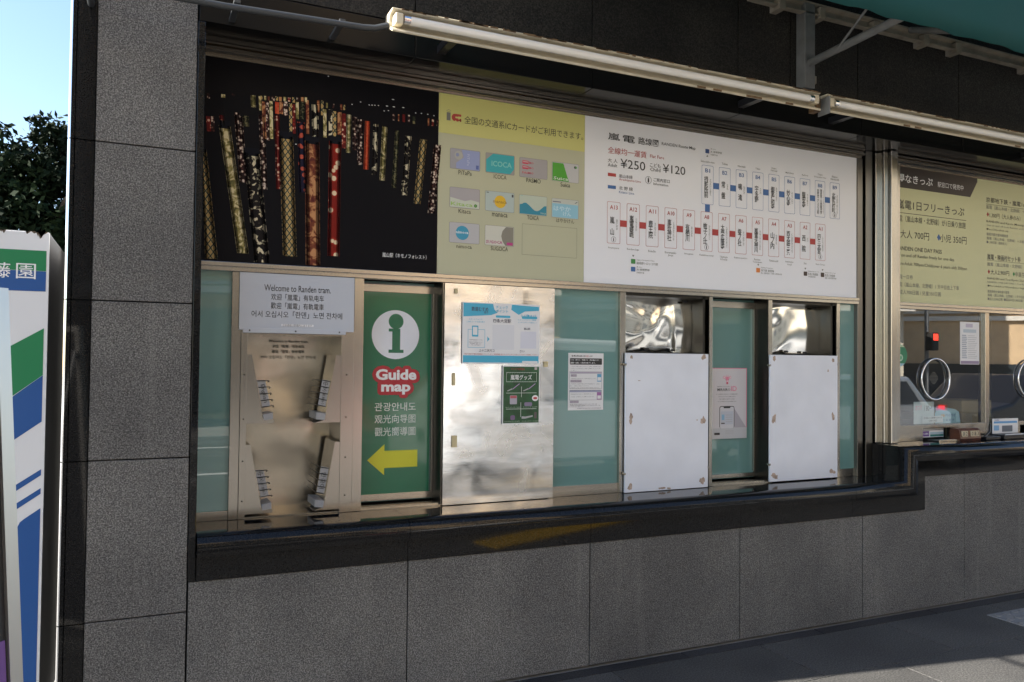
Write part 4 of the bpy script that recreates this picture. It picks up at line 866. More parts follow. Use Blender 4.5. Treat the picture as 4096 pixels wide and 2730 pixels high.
# ================================================================== metal sheet with its posters
ms = thing('metal_sheet', 'thin wavy polished metal sheet covering a window, reflecting the street', 'sheet', (1.6, -.02, .785))
s = MB(); NX, NZ = 40, 70; rnd = random.Random(3); bl = [(rnd.uniform(1.3, 1.88), rnd.uniform(.8, 1.84), rnd.uniform(.03, .15), rnd.uniform(-1, 1)) for _ in range(70)]
def wav(x, z):
    e = min(1, (x-1.297)/.12, (1.884-x)/.12, (z-.786)/.12, (1.837-z)/.12)
    return (.25+.75*max(0, e))*(.00075*sum(a*math.exp(-((x-bx)**2+((z-bz)*1.5)**2)/r/r) for bx, bz, r, a in bl)+.0006*math.sin(z*26+x*3))
gv = [[s.bm.verts.new((1.297+.587*i/NX, -.016+wav(1.297+.587*i/NX, .786+1.051*j/NZ), .786+1.051*j/NZ)) for i in range(NX+1)] for j in range(NZ+1)]
for j in range(NZ):
    for i in range(NX): s.bm.faces.new((gv[j][i], gv[j][i+1], gv[j+1][i+1], gv[j+1][i])).smooth = True
s.build('sheet', 'sheet', ms); MB().box(1.2975, 1.8835, -.0135, -.0105, .787, 1.836).build('sheet_backing', 'steel', ms)
for x, z, w, h in ((1.352, 1.80, .016, .024), (1.345, 1.38, .014, .06), (1.352, 1.085, .026, .055), (1.836, 1.455, .022, .026)): MB().box(x-w/2, x+w/2, -.0225, -.0205, z-h/2, z+h/2).build('tape_patch', 'tape', ms)
def paper(name, label, cat, x0, z0, x1, z1, y, m='paper', th=.0008, rot=0):
    t = thing(name, label, cat, ((x0+x1)/2, y, z0)); MB().box(x0, x1, y, y+th, z0, z1).build('sheet', m, t); return t
PY = -.0245
p1 = paper('campaign_poster', 'laminated blue and white stamp rally poster taped on the metal sheet', 'poster', 1.384, 1.455, 1.797, 1.750, PY)
f = MB(); Q = lambda u, v: (1.384+.413*u, 1.455+.295*v)
f.flat([Q(.012, .985), Q(.385, .985), Q(.40, .90), Q(.44, .84), Q(.36, .80), Q(.012, .765)], PY-.0003, 'k_cy'); f.flat([Q(.63, .985), Q(.988, .965), Q(.988, .90), Q(.80, .88), Q(.72, .82), Q(.62, .90)], PY-.0003, 'k_cy')
f.rect(*Q(.012, .02), *Q(.988, .135), PY-.0003, 'k_cy'); f.rect(*Q(.77, .018), *Q(.975, .05), PY-.0006, 'paper')
f.rrect(*Q(.42, .762), *Q(.61, .80), .005, PY-.0003, 'k_cy'); f.rrect(*Q(.76, .755), *Q(.965, .80), .005, PY-.0003, 'k_cy')
f.flat([Q(.315, .36), Q(.345, .405), Q(.315, .45)], PY-.0003, 'k_cy')
f.build('blue_print', None, p1)
pm = cm((.50, .50, .54))
f = MB(); f.rect(*Q(.38, .235), *Q(.66, .645), PY-.0003, cm((.66, .67, .70))); f.rect(*Q(.745, .26), *Q(.955, .545), PY-.0003, cm((.64, .65, .72))); f.outline([Q(.07, .26), Q(.285, .26), Q(.285, .56), Q(.07, .56)], .0018, PY-.0003, 'k_cy')
f.rrect(*Q(.12, .44), *Q(.20, .62), .003, PY-.0005, 'k_cy'); f.rrect(*Q(.132, .47), *Q(.188, .60), .002, PY-.0007, 'paper'); f.build('picture_boxes', None, p1)
lettering('p1', PY-.0010, p1)
p2 = paper('goods_poster', 'dark green chalkboard style goods poster below the blue poster', 'poster', 1.597, 1.160, 1.799, 1.447, PY)
f = MB(); Q = lambda u, v: (1.597+.202*u, 1.160+.287*v)
f.rect(*Q(.025, .018), *Q(.985, .982), PY-.0003, plain('chalkboard_green', (.018, .085, .030), .4, vary=.4, vscale=30))
f.outline([Q(.10, .72), Q(.92, .72), Q(.92, .885), Q(.10, .885)], .0014, PY-.0006, 'k_white2')
for a in range(12):
    for v0, v1 in ((.868, .884), (.721, .737)): f.flat([Q(.12+.065*a, v0), Q(.125+.065*a, v0), Q(.16+.065*a, v1), Q(.155+.065*a, v1)], PY-.0006, 'k_white2')
for u0, v0, u1, v1 in ((.10, .528, .92, .534), (.10, .255, .92, .261), (.505, .46, .515, .64), (.49, .12, .50, .37)): f.rect(*Q(u0, v0), *Q(u1, v1), PY-.0006, 'k_white2')
for u, v in ((.12, .57), (.55, .57)): f.flat([Q(u+.14, v+.03), Q(u+.16, v+.025), Q(u+.34, v+.115), Q(u+.33, v+.125)], PY-.0006, cm((.45, .30, .55))); f.flat([Q(u, v), Q(u+.13, v+.04), Q(u+.15, v+.025), Q(u+.02, v-.01)], PY-.0006, 'k_lgrey')
f.rrect(*Q(.20, .34), *Q(.39, .49), .004, PY-.0006, cm((.40, .38, .44))); f.rect(*Q(.21, .44), *Q(.38, .485), PY-.0008, cm((.45, .10, .12))); f.rrect(*Q(.59, .305), *Q(.80, .37), .006, PY-.0006, cm((.22, .18, .28)))
f.disc(*Q(.885, .44), .018, PY-.0006, 'k_white', rz=.015, n=12); f.disc(*Q(.885, .44), .012, PY-.0008, cm((.5, .06, .07)), rz=.006, n=12)
f.rrect(*Q(.22, .07), *Q(.34, .15), .006, PY-.0006, cm((.16, .10, .20))); f.flat([Q(.52, .09), Q(.62, .09), Q(.82, .12), Q(.82, .145), Q(.62, .125), Q(.52, .13)], PY-.0006, 'k_lgrey'); f.rrect(*Q(.86, .09), *Q(.93, .20), .004, PY-.0006, cm((.12, .09, .09))); f.rect(*Q(.86, .93), *Q(.93, .975), PY-.0006, cm((.5, .42, .42)))
f.build('chalk_print', None, p2)
lettering('p2', PY-.0012, p2)
nt = paper('service_notice', 'white paper notice with black headline bar taped to the teal pane', 'notice', 1.986, 1.219, 2.196, 1.514, .0205)
f = MB(); Y = .0201
f.rrect(1.995, 1.454, 2.1865, 1.487, .004, Y, 'k_black')
for z0, z1 in ((1.329, 1.418), (1.2705, 1.3225)): f.outline([(1.994, z0), (2.186, z0), (2.186, z1), (1.994, z1)], .0012, Y, 'k_gk')
f.rect(1.998, 1.4075, 2.184, 1.4175, Y-.0002, cm((.42, .38, .46))); f.rect(1.995, 1.3115, 2.184, 1.3215, Y-.0002, cm((.34, .36, .48)))
for x0, z0, x1, z1 in ((2.001, 1.391, 2.036, 1.405), (1.999, 1.362, 2.065, 1.376), (1.996, 1.256, 2.049, 1.269)): f.rrect(x0, z0, x1, z1, .002, Y-.0002, cm((.42, .38, .44)))
f.rect(2.158, 1.366, 2.183, 1.406, Y-.0002, cm((.12, .35, .55))); f.rect(2.160, 1.371, 2.181, 1.389, Y-.0004, 'paper'); f.rect(2.157, 1.273, 2.184, 1.311, Y-.0002, cm((.35, .15, .35))); f.rect(2.160, 1.277, 2.181, 1.294, Y-.0004, 'paper')
f.build('printed_boxes', None, nt); lettering('n', Y-.0008, nt)

# ================================================================== white boards and mirror film
def white_board(label, x0, x1, z0, z1, marks):
    t = thing('white_board', label, 'board', ((x0+x1)/2, -.02, z0), 'white boards covering the ticket windows')
    MB().box(x0, x1, -.02, -.008, z0, z1, None, .0012).build('panel', 'whiteb', t)
    rnd = random.Random(int(x0*100)); r = MB()
    for x, z, w, h in marks:
        for q in range(3):
            n = 9; cx = x+rnd.uniform(-.3, .3)*w; cz = z+rnd.uniform(-.3, .3)*h
            r.flat([(cx+w*.5*rnd.uniform(.45, 1)*math.cos(2*math.pi*i/n), cz+h*.5*rnd.uniform(.45, 1)*math.sin(2*math.pi*i/n)) for i in range(n)], -.0203-.0001*q)
    r.build('tape_residue', 'residue', t)
    for x, z in ((x0-.004, z1-.06), (x1+.004, z1-.05), (x0-.004, z0+.10), (x1+.004, z0+.11)):
        MB().box(x-.007, x+.007, -.024, -.004, z-.006, z+.006, None, .002).build('clip', 'steel', t)
white_board('wider blank white board with tape marks, left of the narrow door', 2.308, 2.847, .785, 1.518, [(2.343, 1.500, .012, .022), (2.809, 1.498, .030, .030), (2.335, 1.170, .026, .05), (2.811, 1.156, .030, .045), (2.770, 1.157, .01, .01), (2.338, .813, .03, .03), (2.806, .818, .036, .034), (2.543, .794, .045, .014), (2.590, .793, .03, .013), (2.392, 1.372, .02, .004)])
white_board('narrower blank white board with tape marks, right of the narrow door', 3.289, 3.815, .789, 1.520, [(3.318, 1.500, .024, .026), (3.773, 1.492, .026, .022), (3.318, 1.154, .028, .06), (3.780, 1.160, .024, .042), (3.326, .821, .04, .036), (3.774, .826, .036, .034), (3.74, 1.43, .012, .016)])
def film(label, x0, x1, seed, style):
    t = thing('mirror_film', label, 'film', ((x0+x1)/2, .12, 1.5), 'crumpled mirror film panels'); rnd = random.Random(seed)
    z0, z1 = 1.524, 1.826; s = MB(); NX, NZ = 56, 40
    folds = [(rnd.uniform(x0, x1), rnd.uniform(z0, z1), rnd.uniform(-1.2, 1.2) if style else rnd.uniform(-.5, .5)+(1.57 if rnd.random() < .3 else 0), rnd.uniform(.02, .06), rnd.uniform(-1, 1)*.0042, rnd.uniform(.07, .2)) for _ in range(16)]
    def hh(x, z):
        e = min(1, (x-x0)/.03, (x1-x)/.03, (z-z0)/.02, (z1-z)/.02); v = 0
        for fx, fz, a, w, am, ln in folds:
            u = (x-fx)*math.cos(a)+(z-fz)*math.sin(a); p = -(x-fx)*math.sin(a)+(z-fz)*math.cos(a)
            v += am*math.exp(-(p/w)**2-(u/ln)**2)
        return .012*math.sin((z-z0)/(z1-z0)*math.pi)*(1 if style else 1.4)*.6+v*max(e, .1)
    gv = [[s.bm.verts.new((x0+(x1-x0)*i/NX, .126+hh(x0+(x1-x0)*i/NX, z0+(z1-z0)*j/NZ)*-1, z0+(z1-z0)*j/NZ)) for i in range(NX+1)] for j in range(NZ+1)]
    for j in range(NZ):
        for i in range(NX): s.bm.faces.new((gv[j][i], gv[j][i+1], gv[j+1][i+1], gv[j+1][i])).smooth = True
    s.build('film_sheet', 'foil', t)
    q = MB()
    for x, z in ((x1-.06, z1-.012), (x0+.2, z0+.018), (x1-.14, z0+.014)): q.box(x-.015, x+.015, .100, .104, z-.006, z+.006)
    q.build('black_tape', 'blackp', t)
film('crumpled mirror film above the wider white board', 2.32, 2.836, 5, 0)
film('crumpled mirror film above the narrower white board', 3.324, 3.812, 11, 1)
# app poster in the recessed door
ip = paper('app_poster', 'white phone app poster with pink edge on the recessed narrow door', 'poster', 2.90, 1.032, 3.227, 1.441, .1065, cm((.62, .60, .62)))
f = MB(); Y = .1058; k5 = 1.0
f.rect(3.222, 1.094, 3.227, 1.441, Y, 'k_pink'); f.rect(2.90, 1.437, 3.227, 1.441, Y-.0001, 'k_pink'); f.rect(2.90, 1.032, 3.227, 1.093, Y, cm((.50, .51, .53)))
f.build('coloured_edge', None, ip)
kx = 3.705/3.65; V = lambda x, z: (x*kx, 1.475+(z-1.475)*kx)
f = MB(); cx, cz = V(3.037, 1.376)
f.flat([(cx-.014, cz+.012), (cx-.007, cz-.012), (cx-.009, cz-.024), (cx, cz-.030), (cx+.009, cz-.024), (cx+.007, cz-.012), (cx+.014, cz+.012), (cx, cz+.016)], Y, 'k_pink')
for sx in (-1, 1):
    f.disc(cx+sx*.021, cz+.012, .008, Y, 'k_pink', n=14); f.disc(cx+sx*.021, cz+.012, .0045, Y-.0002, 'paper', n=12); f.rect(cx+sx*.006-.0015, cz+.014, cx+sx*.006+.0015, cz+.026, Y, 'k_pink'); f.disc(cx+sx*.011, cz-.001, .002, Y-.0004, 'k_black', n=8)
f.disc(cx, cz-.010, .004, Y-.0003, 'paper', n=10); f.disc(cx, cz-.021, .006, Y-.0003, 'k_red', rz=.004, n=12); f.build('animal_emblem', None, ip)
f = MB(); x0, z0 = V(2.982, 1.098); x1, z1 = V(3.089, 1.224)
f.flat([V(3.089, 1.21), V(3.175, 1.10), V(3.089, 1.10)], Y, cm((.40, .38, .42))); f.rrect(x0, z0, x1, z1, .012, Y-.0002, 'k_black'); f.rrect(x0+.004, z0, x1-.004, z1-.004, .009, Y-.0004, cm((.60, .60, .63))); f.rrect(x0+.03, z1-.012, x1-.03, z1-.003, .003, Y-.0006, 'k_black')
f.rrect(x0+.010, z0+.022, x1-.010, z1-.030, .003, Y-.0006, cm((.50, .53, .60))); f.rect(x0+.016, z0+.048, x0+.036, z1-.048, Y-.0008, cm((.25, .45, .62)))
for i in range(4): f.rect(x0+.045, z1-.05-.013*i, x1-.016, z1-.053-.013*i, Y-.0008, 'k_lgrey')
f.rect(x0+.012, z0+.026, x0+.038, z0+.032, Y-.0008, 'k_brown'); f.build('phone_picture', None, ip)
f = MB(); f.rrect(2.99, 1.055, 3.03, 1.068, .002, Y-.0002, 'k_black')
for i in range(3): f.rect(3.07, 1.078-.008*i, 3.13, 1.080-.008*i, Y-.0002, 'k_lgrey')
f.build('store_marks', None, ip); lettering('mi', Y-.0010, ip)

# ================================================================== on and behind the ticket window
t = paper('timetable_sheet', 'laminated timetable sheet hanging inside the ticket window near the mullion', 'notice', 4.955, 1.477, 5.146, 1.762, .0105)
f = MB(); Y = .0100
f.rect(5.01, 1.725, 5.08, 1.750, Y, cm((.50, .46, .56))); f.rect(4.96, 1.480, 5.142, 1.500, Y, cm((.28, .22, .33)))
for i in range(13): f.rect(4.972, 1.668-.0125*i, 5.015+(i*7 % 5)*.002, 1.674-.0125*i, Y, cm((.30, .33, .40))); f.rect(5.03, 1.668-.0125*i, 5.10+(i*5 % 7)*.004, 1.671-.0125*i, Y, 'k_lgrey')
f.rrect(4.985, 1.690, 5.115, 1.712, .004, Y, cm((.45, .52, .58))); f.build('printed_rows', None, t)
t = thing('round_sticker', 'green round sticker with white upper part at the window edge', 'sticker', (4.37, .01, 1.46))
s = MB(); s.disc(4.372, 1.53, .080, .0108, 'k_green', rz=.073); s.flat([(4.372+.080*math.cos(a*.1), 1.53+.073*math.sin(a*.1)) for a in range(8, 24)], .0104, cm((.42, .55, .38))); s.disc(4.39, 1.515, .022, .0102, cm((.55, .70, .55)), n=20); s.disc(4.39, 1.515, .014, .0099, cm((.10, .40, .20)), n=20)
s.flat([(4.372+.080*math.cos(a*.1), 1.53+.073*math.sin(a*.1)) for a in range(39, 56)], .0103, cm((.30, .50, .60))); s.build('sticker_print', None, t)
def card(name, label, pts, y, m, words=(), blocks=()):
    t = thing(name, label, 'card', (pts[0][0], y, pts[0][1])); MB().prism_y(pts, y, y+.002).build('sheet', m, t, True)
    if blocks:
        f = MB()
        for b in blocks: f.rect(*b[:4], y-.0004, b[4])
        f.build('coloured_print', None, t)
    if words:
        f = MB()
        for s, bx, mm in words: text_into(f, s, bx, y-.0008, mm, 1)
        f.build('lettering', None, t)
card('handwritten_card', 'white handwritten number card standing under the left speaking ring', [(4.536, 1.086), (4.725, 1.086), (4.725, 1.229), (4.536, 1.231)], .030, cm((.52, .60, .60)), (("おつり", (4.55, 1.175, 4.61, 1.21), 'k_pink'), ("/ 80→", (4.63, 1.17, 4.71, 1.205), 'k_grey')))
card('blue_leaflet', 'pale blue leaflet with pink tab beside the handwritten card', [(4.735, 1.086), (4.980, 1.086), (4.965, 1.160), (4.925, 1.178), (4.760, 1.200), (4.735, 1.150)], .028, cm((.30, .50, .56)), (("ペイペイ", (4.83, 1.128, 4.93, 1.150), 'k_navy'), ("使えます", (4.80, 1.10, 4.92, 1.115), 'k_navy')), ((4.742, 1.172, 4.826, 1.200, cm((.70, .16, .32))), (4.79, 1.128, 4.825, 1.145, cm((.50, .36, .16)))))
card('cash_only_card', 'small white CASH ONLY card at the foot of the window', [(4.604, 1.094), (4.798, 1.094), (4.798, 1.137), (4.604, 1.137)], .020, cm((.58, .64, .64)), (("お支払いは現金のみです", (4.615, 1.119, 4.788, 1.131), 'k_dark'), ("CASH ONLY", (4.660, 1.101, 4.742, 1.113), 'k_dark')))
t = thing('ticket_label', 'purple and white ticket label in the pay slot of the sill', 'label', (4.69, .02, 1.0))
MB().box(4.582, 4.797, .016, .020, 1.000, 1.056).build('sheet', 'paper', t)
f = MB(); f.rect(4.584, 1.006, 4.66, 1.040, .0154, 'k_purple'); f.rect(4.67, 1.004, 4.795, 1.018, .0154, cm((.03, .20, .17))); f.rect(4.67, 1.020, 4.795, 1.032, .0154, cm((.40, .52, .58))); text_into(f, "のりば案内", (4.59, 1.016, 4.652, 1.030), .0150, 'k_white', 1)
f.rect(4.584, 1.045, 4.795, 1.049, .0154, 'k_gk'); f.build('coloured_print', None, t)
t = tag(MB().box(4.578, 4.846, .04, .05, .9835, 1.060).build('slot_shutter', 'blackp'), 'black shutter closing the pay slot behind the ticket label', 'shutter')
t = thing('coin_tray', 'flat dark coin tray with a pale edge on the ticket counter', 'tray', (4.70, -.1, .983))
MB().box(4.60, 4.85, -.10, -.012, .983, .990, None, .002).build('tray_base', 'blackp', t); MB().box(4.60, 4.85, -.106, -.100, .983, .996, None, .001).build('tray_edge', 'steel_h', t)
t = thing('block_calendar', 'brown wooden block calendar with cream number cubes on the ticket counter', 'calendar', (4.9, -.09, .983))
MB().extrude_x([(-.045, .983), (-.115, .983), (-.122, .998), (-.112, 1.050), (-.095, 1.062), (-.055, 1.062), (-.045, 1.05)], 4.775, 4.975).build('wooden_case', 'wood', t, True)
for i, ch in enumerate('02 083'):
    if ch == ' ': continue
    x = 4.805+.0275*i
    cb = MB(); cb.prism_y([(x-.0125, 1.012), (x+.0125, 1.012), (x+.0125, 1.047), (x-.0125, 1.047)], -.1225, -.11); cb = cb.build('number_cube', 'cream', t, True)
    f = MB(); text_into(f, ch, (x-.007, 1.017, x+.007, 1.042), -.1232, None, 1); f.build('number', 'k_black', cb)
t = thing('card_reader', 'black card reader with a thin arm lying on the ticket counter', 'card reader', (5.1, -.1, .983))
MB().box(5.02, 5.16, -.13, -.05, .983, 1.005, None, .004).build('reader_body', 'blackp', t); MB().tube([(5.03, -.10, 1.0), (5.10, -.09, 1.03), (5.15, -.06, 1.075)], .007).build('arm', 'blackp', t)
t = thing('payment_tray', 'black payment tray with white rim right of the card reader', 'tray', (5.4, -.1, .983))
MB().box(5.19, 5.62, -.135, -.03, .983, 1.012, None, .004).build('tray_base', 'blackp', t); MB().box(5.20, 5.61, -.137, -.131, 1.012, 1.017).build('rim', 'whiteb', t)
t = thing('counter_sign', 'small blue and white standing sign in front of the mullion', 'sign', (5.35, -.02, .983))
MB().box(5.235, 5.50, -.022, -.018, 1.000, 1.110).build('sheet', 'paper', t); MB().box(5.25, 5.48, -.03, -.01, .983, 1.0, None, .002).build('foot', 'acrylic', t)
f = MB(); f.rect(5.245, 1.078, 5.49, 1.092, -.0225, cm((.10, .32, .60))); f.rect(5.245, 1.03, 5.30, 1.065, -.0225, cm((.20, .40, .62))); text_into(f, "ご利用案内", (5.25, 1.096, 5.30, 1.105), -.0228, 'k_navy', 1); f.rrect(5.33, 1.02, 5.44, 1.062, .004, -.0225, cm((.12, .14, .17))); f.build('coloured_print', None, t)

# ================================================================== overhead: lamps, pipe, awning
def lamp(label, x0, x1):
    t = thing('fluorescent_lamp', label, 'lamp', ((x0+x1)/2, -.45, 2.79), 'long fluorescent lamps above the boards')
    MB().extrude_x([(-.40, 2.886), (-.497, 2.886), (-.502, 2.882), (-.497, 2.878), (-.462, 2.872), (-.450, 2.852), (-.452, 2.832), (-.470, 2.814), (-.500, 2.800), (-.503, 2.793), (-.498, 2.789), (-.44, 2.822), (-.40, 2.850)], x0, x1, None).build('reflector', 'lamp_body', t, True)
    MB().tube([(x0+.055, -.492, 2.845), (x1-.055, -.492, 2.845)], .0185, None, 16).build('tube', 'tube', t)
    for a, b in ((x0+.012, x0+.045), (x1-.045, x1-.012)):
        MB().box(a, b, -.505, -.45, 2.822, 2.868, None, .005).build('socket', 'lamp_body', t)
    for a in (x0+.048, x1-.075): MB().tube([(a, -.492, 2.845), (a+.027, -.492, 2.845)], .0190, None, 16).build('tube_cap', 'chrome', t)
    rnd = random.Random(int(x0*10)); d = MB()
    for i in range(60):
        x = x0+.02+(x1-x0-.04)*rnd.random()**1.3; w = rnd.uniform(.01, .07); d.box(x, min(x+w, x1), -.5032, -.4968, 2.8788+rnd.uniform(0, .004), 2.8862)
    for i in range(5): x = rnd.uniform(x0, x1-.1); d.box(x, x+.05, -.5045, -.499, 2.790, 2.799)
    d.build('rust_stain', 'rust', t)
    for x in (x0+.3, x1-.3): MB().box(x-.02, x+.02, -.40, -.235, 2.835, 2.87, None, .002).build('wall_bracket', 'blackp', t)
lamp('left of the two long fluorescent lamps, its dirty end over the photo board', .885, 3.182)
lamp('right of the two long fluorescent lamps, running out beyond the fare board', 3.232, 5.53)
e = MB(); e.box(3.190, 3.222, -.46, -.41, 2.80, 2.87); t = thing('lamp_joint', 'small dark junction box between the two long lamps', 'junction box', (3.2, -.45, 2.8)); e.build('box_body', 'rust', t)
MB().box(3.224, 3.230, -.52, -.44, 2.778, 2.868, None, .001).build('end_plate', 'galv', t)
pp = thing('conduit_pipe', 'thin grey conduit pipe running to the dirty end of the left lamp', 'pipe', (.4, -.40, 2.8))
MB().tube([(-.20, -.235, 2.790), (-.20, -.41, 2.790), (-.18, -.435, 2.790), (-.15, -.44, 2.790), (.25, -.44, 2.790), (.78, -.44, 2.806), (.83, -.44, 2.812), (.884, -.45, 2.83)], .0125).build('pipe_run', 'pipe', pp)
for x in (.30, .70):
    MB().box(x-.012, x+.012, -.43, -.232, 2.815, 2.83, None, .002).build('pipe_clip', 'pipe', pp)
aw = thing('awning', 'teal canvas awning on a steel frame above the route map and fare boards', 'awning', (4, -.3, 3.4))
c = MB(); c.poly([(1.2, -.28, 3.78), (1.2, -1.06, 3.45), (9, -1.06, 3.45), (9, -.28, 3.78)]); ob = c.build('canopy', 'canvas', aw); so = ob.modifiers.new('t', 'SOLIDIFY'); so.thickness = .003
c = MB(); NX = 120
gv = [[c.bm.verts.new((1.2+7.8*i/NX, -1.06+.06*(1-j/4)+.008*math.sin(i*.9)*(1-j/4), 3.072+.378*j/4+(.004*math.sin(i*1.7) if j == 0 else 0))) for i in range(NX+1)] for j in range(5)]
for j in range(4):
    for i in range(NX): c.bm.faces.new((gv[j][i], gv[j][i+1], gv[j+1][i+1], gv[j+1][i])).smooth = True
ob = c.build('valance', 'canvas', aw); so = ob.modifiers.new('t', 'SOLIDIFY'); so.thickness = .003
MB().extrude_x([(-.262, 3.405), (-.30, 3.405), (-.30, 3.412), (-.272, 3.418), (-.272, 3.455), (-.30, 3.460), (-.30, 3.470), (-.262, 3.470)], 2.9, 9).build('wall_rail', 'rail_p', aw, True)
for x in (3.103, 3.393, 3.806, 4.227, 4.512, 5.2, 5.9):
    cl = MB(); cl.box(x-.022, x+.022, -.312, -.232, 3.385, 3.45, None, .003); cl.build('rail_clip', 'rail_p', aw)
for x in (3.31, 6.6):
    MB().box(x-.037, x+.037, -.30, -.232, 2.99, 3.46, None, .004).build('post', 'galv', aw)
    MB().tube([(x, -.28, 3.128), (x, -.99, 3.16)], .021, None, 14).build('arm', 'galv', aw)
    MB().tube([(x-.02, -.52, 3.135), (x-.0, -.98, 3.50)], .007).build('stay_rod', 'galv', aw)
    MB().box(x+.035, x+.075, -.275, -.235, 3.03, 3.075, None, .004).build('clamp', 'rail_p', aw)
for x in (4.1, 5.6): MB().tube([(x, -.30, 3.455), (x, -1.02, 3.18)], .019, None, 12).build('cross_arm', 'galv', aw)

# ================================================================== left of the pier
vm = thing('vending_machine', 'white vending machine with green and blue stripes beside the granite pier', 'vending machine', (-.8, .1, 0))
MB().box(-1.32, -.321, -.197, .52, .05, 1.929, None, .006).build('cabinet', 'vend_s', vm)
MB().box(-1.32, -.3195, -.204, -.197, .08, 1.926, None, .002).build('front_panel', 'vend', vm)
VY = -.2050
for m, ps in (('vgreen', [[(-1.3, 1.783), (-.3285, 1.783), (-.3285, 1.858), (-1.3, 1.852)], [(-1.3, .95), (-1.3, .62), (-.331, 1.401), (-.331, 1.573)]]), ('vblue', [[(-1.3, 1.704), (-.3285, 1.708), (-.3285, 1.782), (-1.3, 1.782)], [(-1.3, .60), (-1.3, .5), (-.331, 1.231), (-.331, 1.400)], [(-.8, .74), (-.8, .71), (-.329, 1.035), (-.329, 1.057)], [(-.8, .67), (-.8, .64), (-.329, .967), (-.329, .988)],
    [(-.395, .1), (-.3285, .1), (-.3285, .915), (-.378, .880), (-.392, .868), (-.400, .850), (-.405, .81), (-.405, .1)]])):
    f = MB()
    for q in ps: f.flat(q, VY)
    f.build('stripe', m, vm)
f = MB(); text_into(f, "園", (-.423, 1.752, -.361, 1.808), VY-.001, None, 0); text_into(f, "藤", (-.500, 1.752, -.440, 1.808), VY-.001, None, 0); text_into(f, "伊", (-.575, 1.752, -.515, 1.808), VY-.001, None, 1); f.build('lettering', 'k_white', vm)
f = MB(); rnd = random.Random(4)
for i in range(26):
    x = rnd.uniform(-.62, -.33); f.flat([(x, 1.928), (x+rnd.uniform(.006, .03), 1.928), (x+rnd.uniform(.004, .012), 1.928-rnd.uniform(.004, .028))], -.2046)
f.build('grime_streaks', 'dirt', vm)
ab = thing('sign_stand', 'leaning sign stand with a silver frame and purple poster at the left edge', 'sign stand', (-.30, -1.75, 0))
N = Vector((.72, -.69, 0)).normalized(); Hh = Vector((-N.y, N.x, 0)); base = Vector((-.188, -1.575, 0)); lean = (Vector((0, 0, 1))-N*.085).normalized()
def bp(u, v, d): return base-Hh*u+lean*v+N*d
def bbox(mb, u0, u1, v0, v1, d0, d1):
    vs = [mb.bm.verts.new(bp(u, v, d)) for u in (u0, u1) for v in (v0, v1) for d in (d0, d1)]
    for a in ((0, 1, 3, 2), (4, 6, 7, 5), (0, 4, 5, 1), (2, 3, 7, 6), (0, 2, 6, 4), (1, 5, 7, 3)): mb.bm.faces.new([vs[i] for i in a])
f = MB(); bbox(f, 0, .030, .05, 1.63, -.015, .015); bbox(f, .57, .60, .05, 1.63, -.015, .015); bbox(f, .03, .57, 1.60, 1.63, -.015, .015); bbox(f, .03, .57, .05, .08, -.015, .015); f.build('frame', 'alu', ab, True)
f = MB(); bbox(f, .03, .57, .08, 1.60, -.006, .006); f.build('poster', 'blackp', ab, True); f = MB(); bbox(f, .034, .566, .12, .86, .006, .008); f.build('poster_print', 'k_purple', ab, True)
for u in (.02, .58):
    f = MB(); f.tube([bp(u, 1.5, -.02), bp(u, 0, -.02)-N*.42+Vector((0, 0, .0))], .011); f.build('rear_leg', 'alu', ab)
# tree behind the vending machine
tr_ = thing('broadleaf_tree', 'dark broadleaf tree rising behind the vending machine', 'tree', (-1.0, 8.2, 0))
tb = MB(); tb.tube([(-1.0, 8.2, -.3), (-1.05, 8.2, 1.4), (-1.2, 8.25, 2.6), (-1.3, 8.2, 3.4)], [.20, .16, .13, .07])
rnd = random.Random(21); ends = []
for a in range(16):
    t = rnd.uniform(1.6, 3.2); p0 = Vector((-1.1, 8.2, t)); d = Vector((rnd.uniform(-1, 1), rnd.uniform(-.7, .7), rnd.uniform(.1, .8))).normalized(); L_ = rnd.uniform(.9, 1.8)
    p1_ = p0+d*L_*.5+Vector((0, 0, .08)); p2_ = p0+d*L_; tb.tube([p0, p1_, p2_], [.055, .035, .012], None, 6); ends += [p1_, p2_]
tb.build('trunk', 'bark', tr_)
lf = MB()
blobs = [((-1.75, 8.1, 3.65), .62), ((-2.3, 8.3, 3.5), .6), ((-1.15, 8.2, 3.95), .55), ((-.85, 8.1, 3.4), .7), ((-1.5, 8.0, 3.05), .75), ((-2.2, 8.2, 2.7), .7), ((-.7, 8.3, 2.6), .8), ((-1.5, 8.5, 2.3), .8), ((-.2, 8.4, 3.2), .7), ((-1.3, 8.3, 3.4), .6), ((-2.0, 8.0, 3.2), .5), ((-.98, 8.2, 4.22), .28), ((-.4, 8.2, 3.75), .5), ((-1.25, 8.1, 2.2), .7)]
clumps = []
for c0, r0 in blobs:
    for _ in range(int(80*r0)):
        v = Vector((rnd.gauss(0, 1), rnd.gauss(0, 1), rnd.gauss(0, 1))).normalized()*r0*rnd.uniform(.35, 1.0); clumps.append(Vector(c0)+v)
for c0 in clumps:
    cr = rnd.uniform(.07, .17)
    for _ in range(42):
        p = c0+Vector((rnd.gauss(0, 1), rnd.gauss(0, 1), rnd.gauss(0, .7)))*cr*.75
        n_ = Vector((rnd.gauss(0, 1), rnd.gauss(0, 1), rnd.gauss(0, 1)+.6)).normalized(); u = n_.orthogonal().normalized(); u.rotate(Matrix.Rotation(rnd.uniform(0, 6.3), 3, n_)); w = n_.cross(u); s = rnd.uniform(.035, .07)
        lf.poly([p-u*s, p-w*s*.45, p+u*s, p+w*s*.45])
lf.build('crown', 'leaf', tr_)

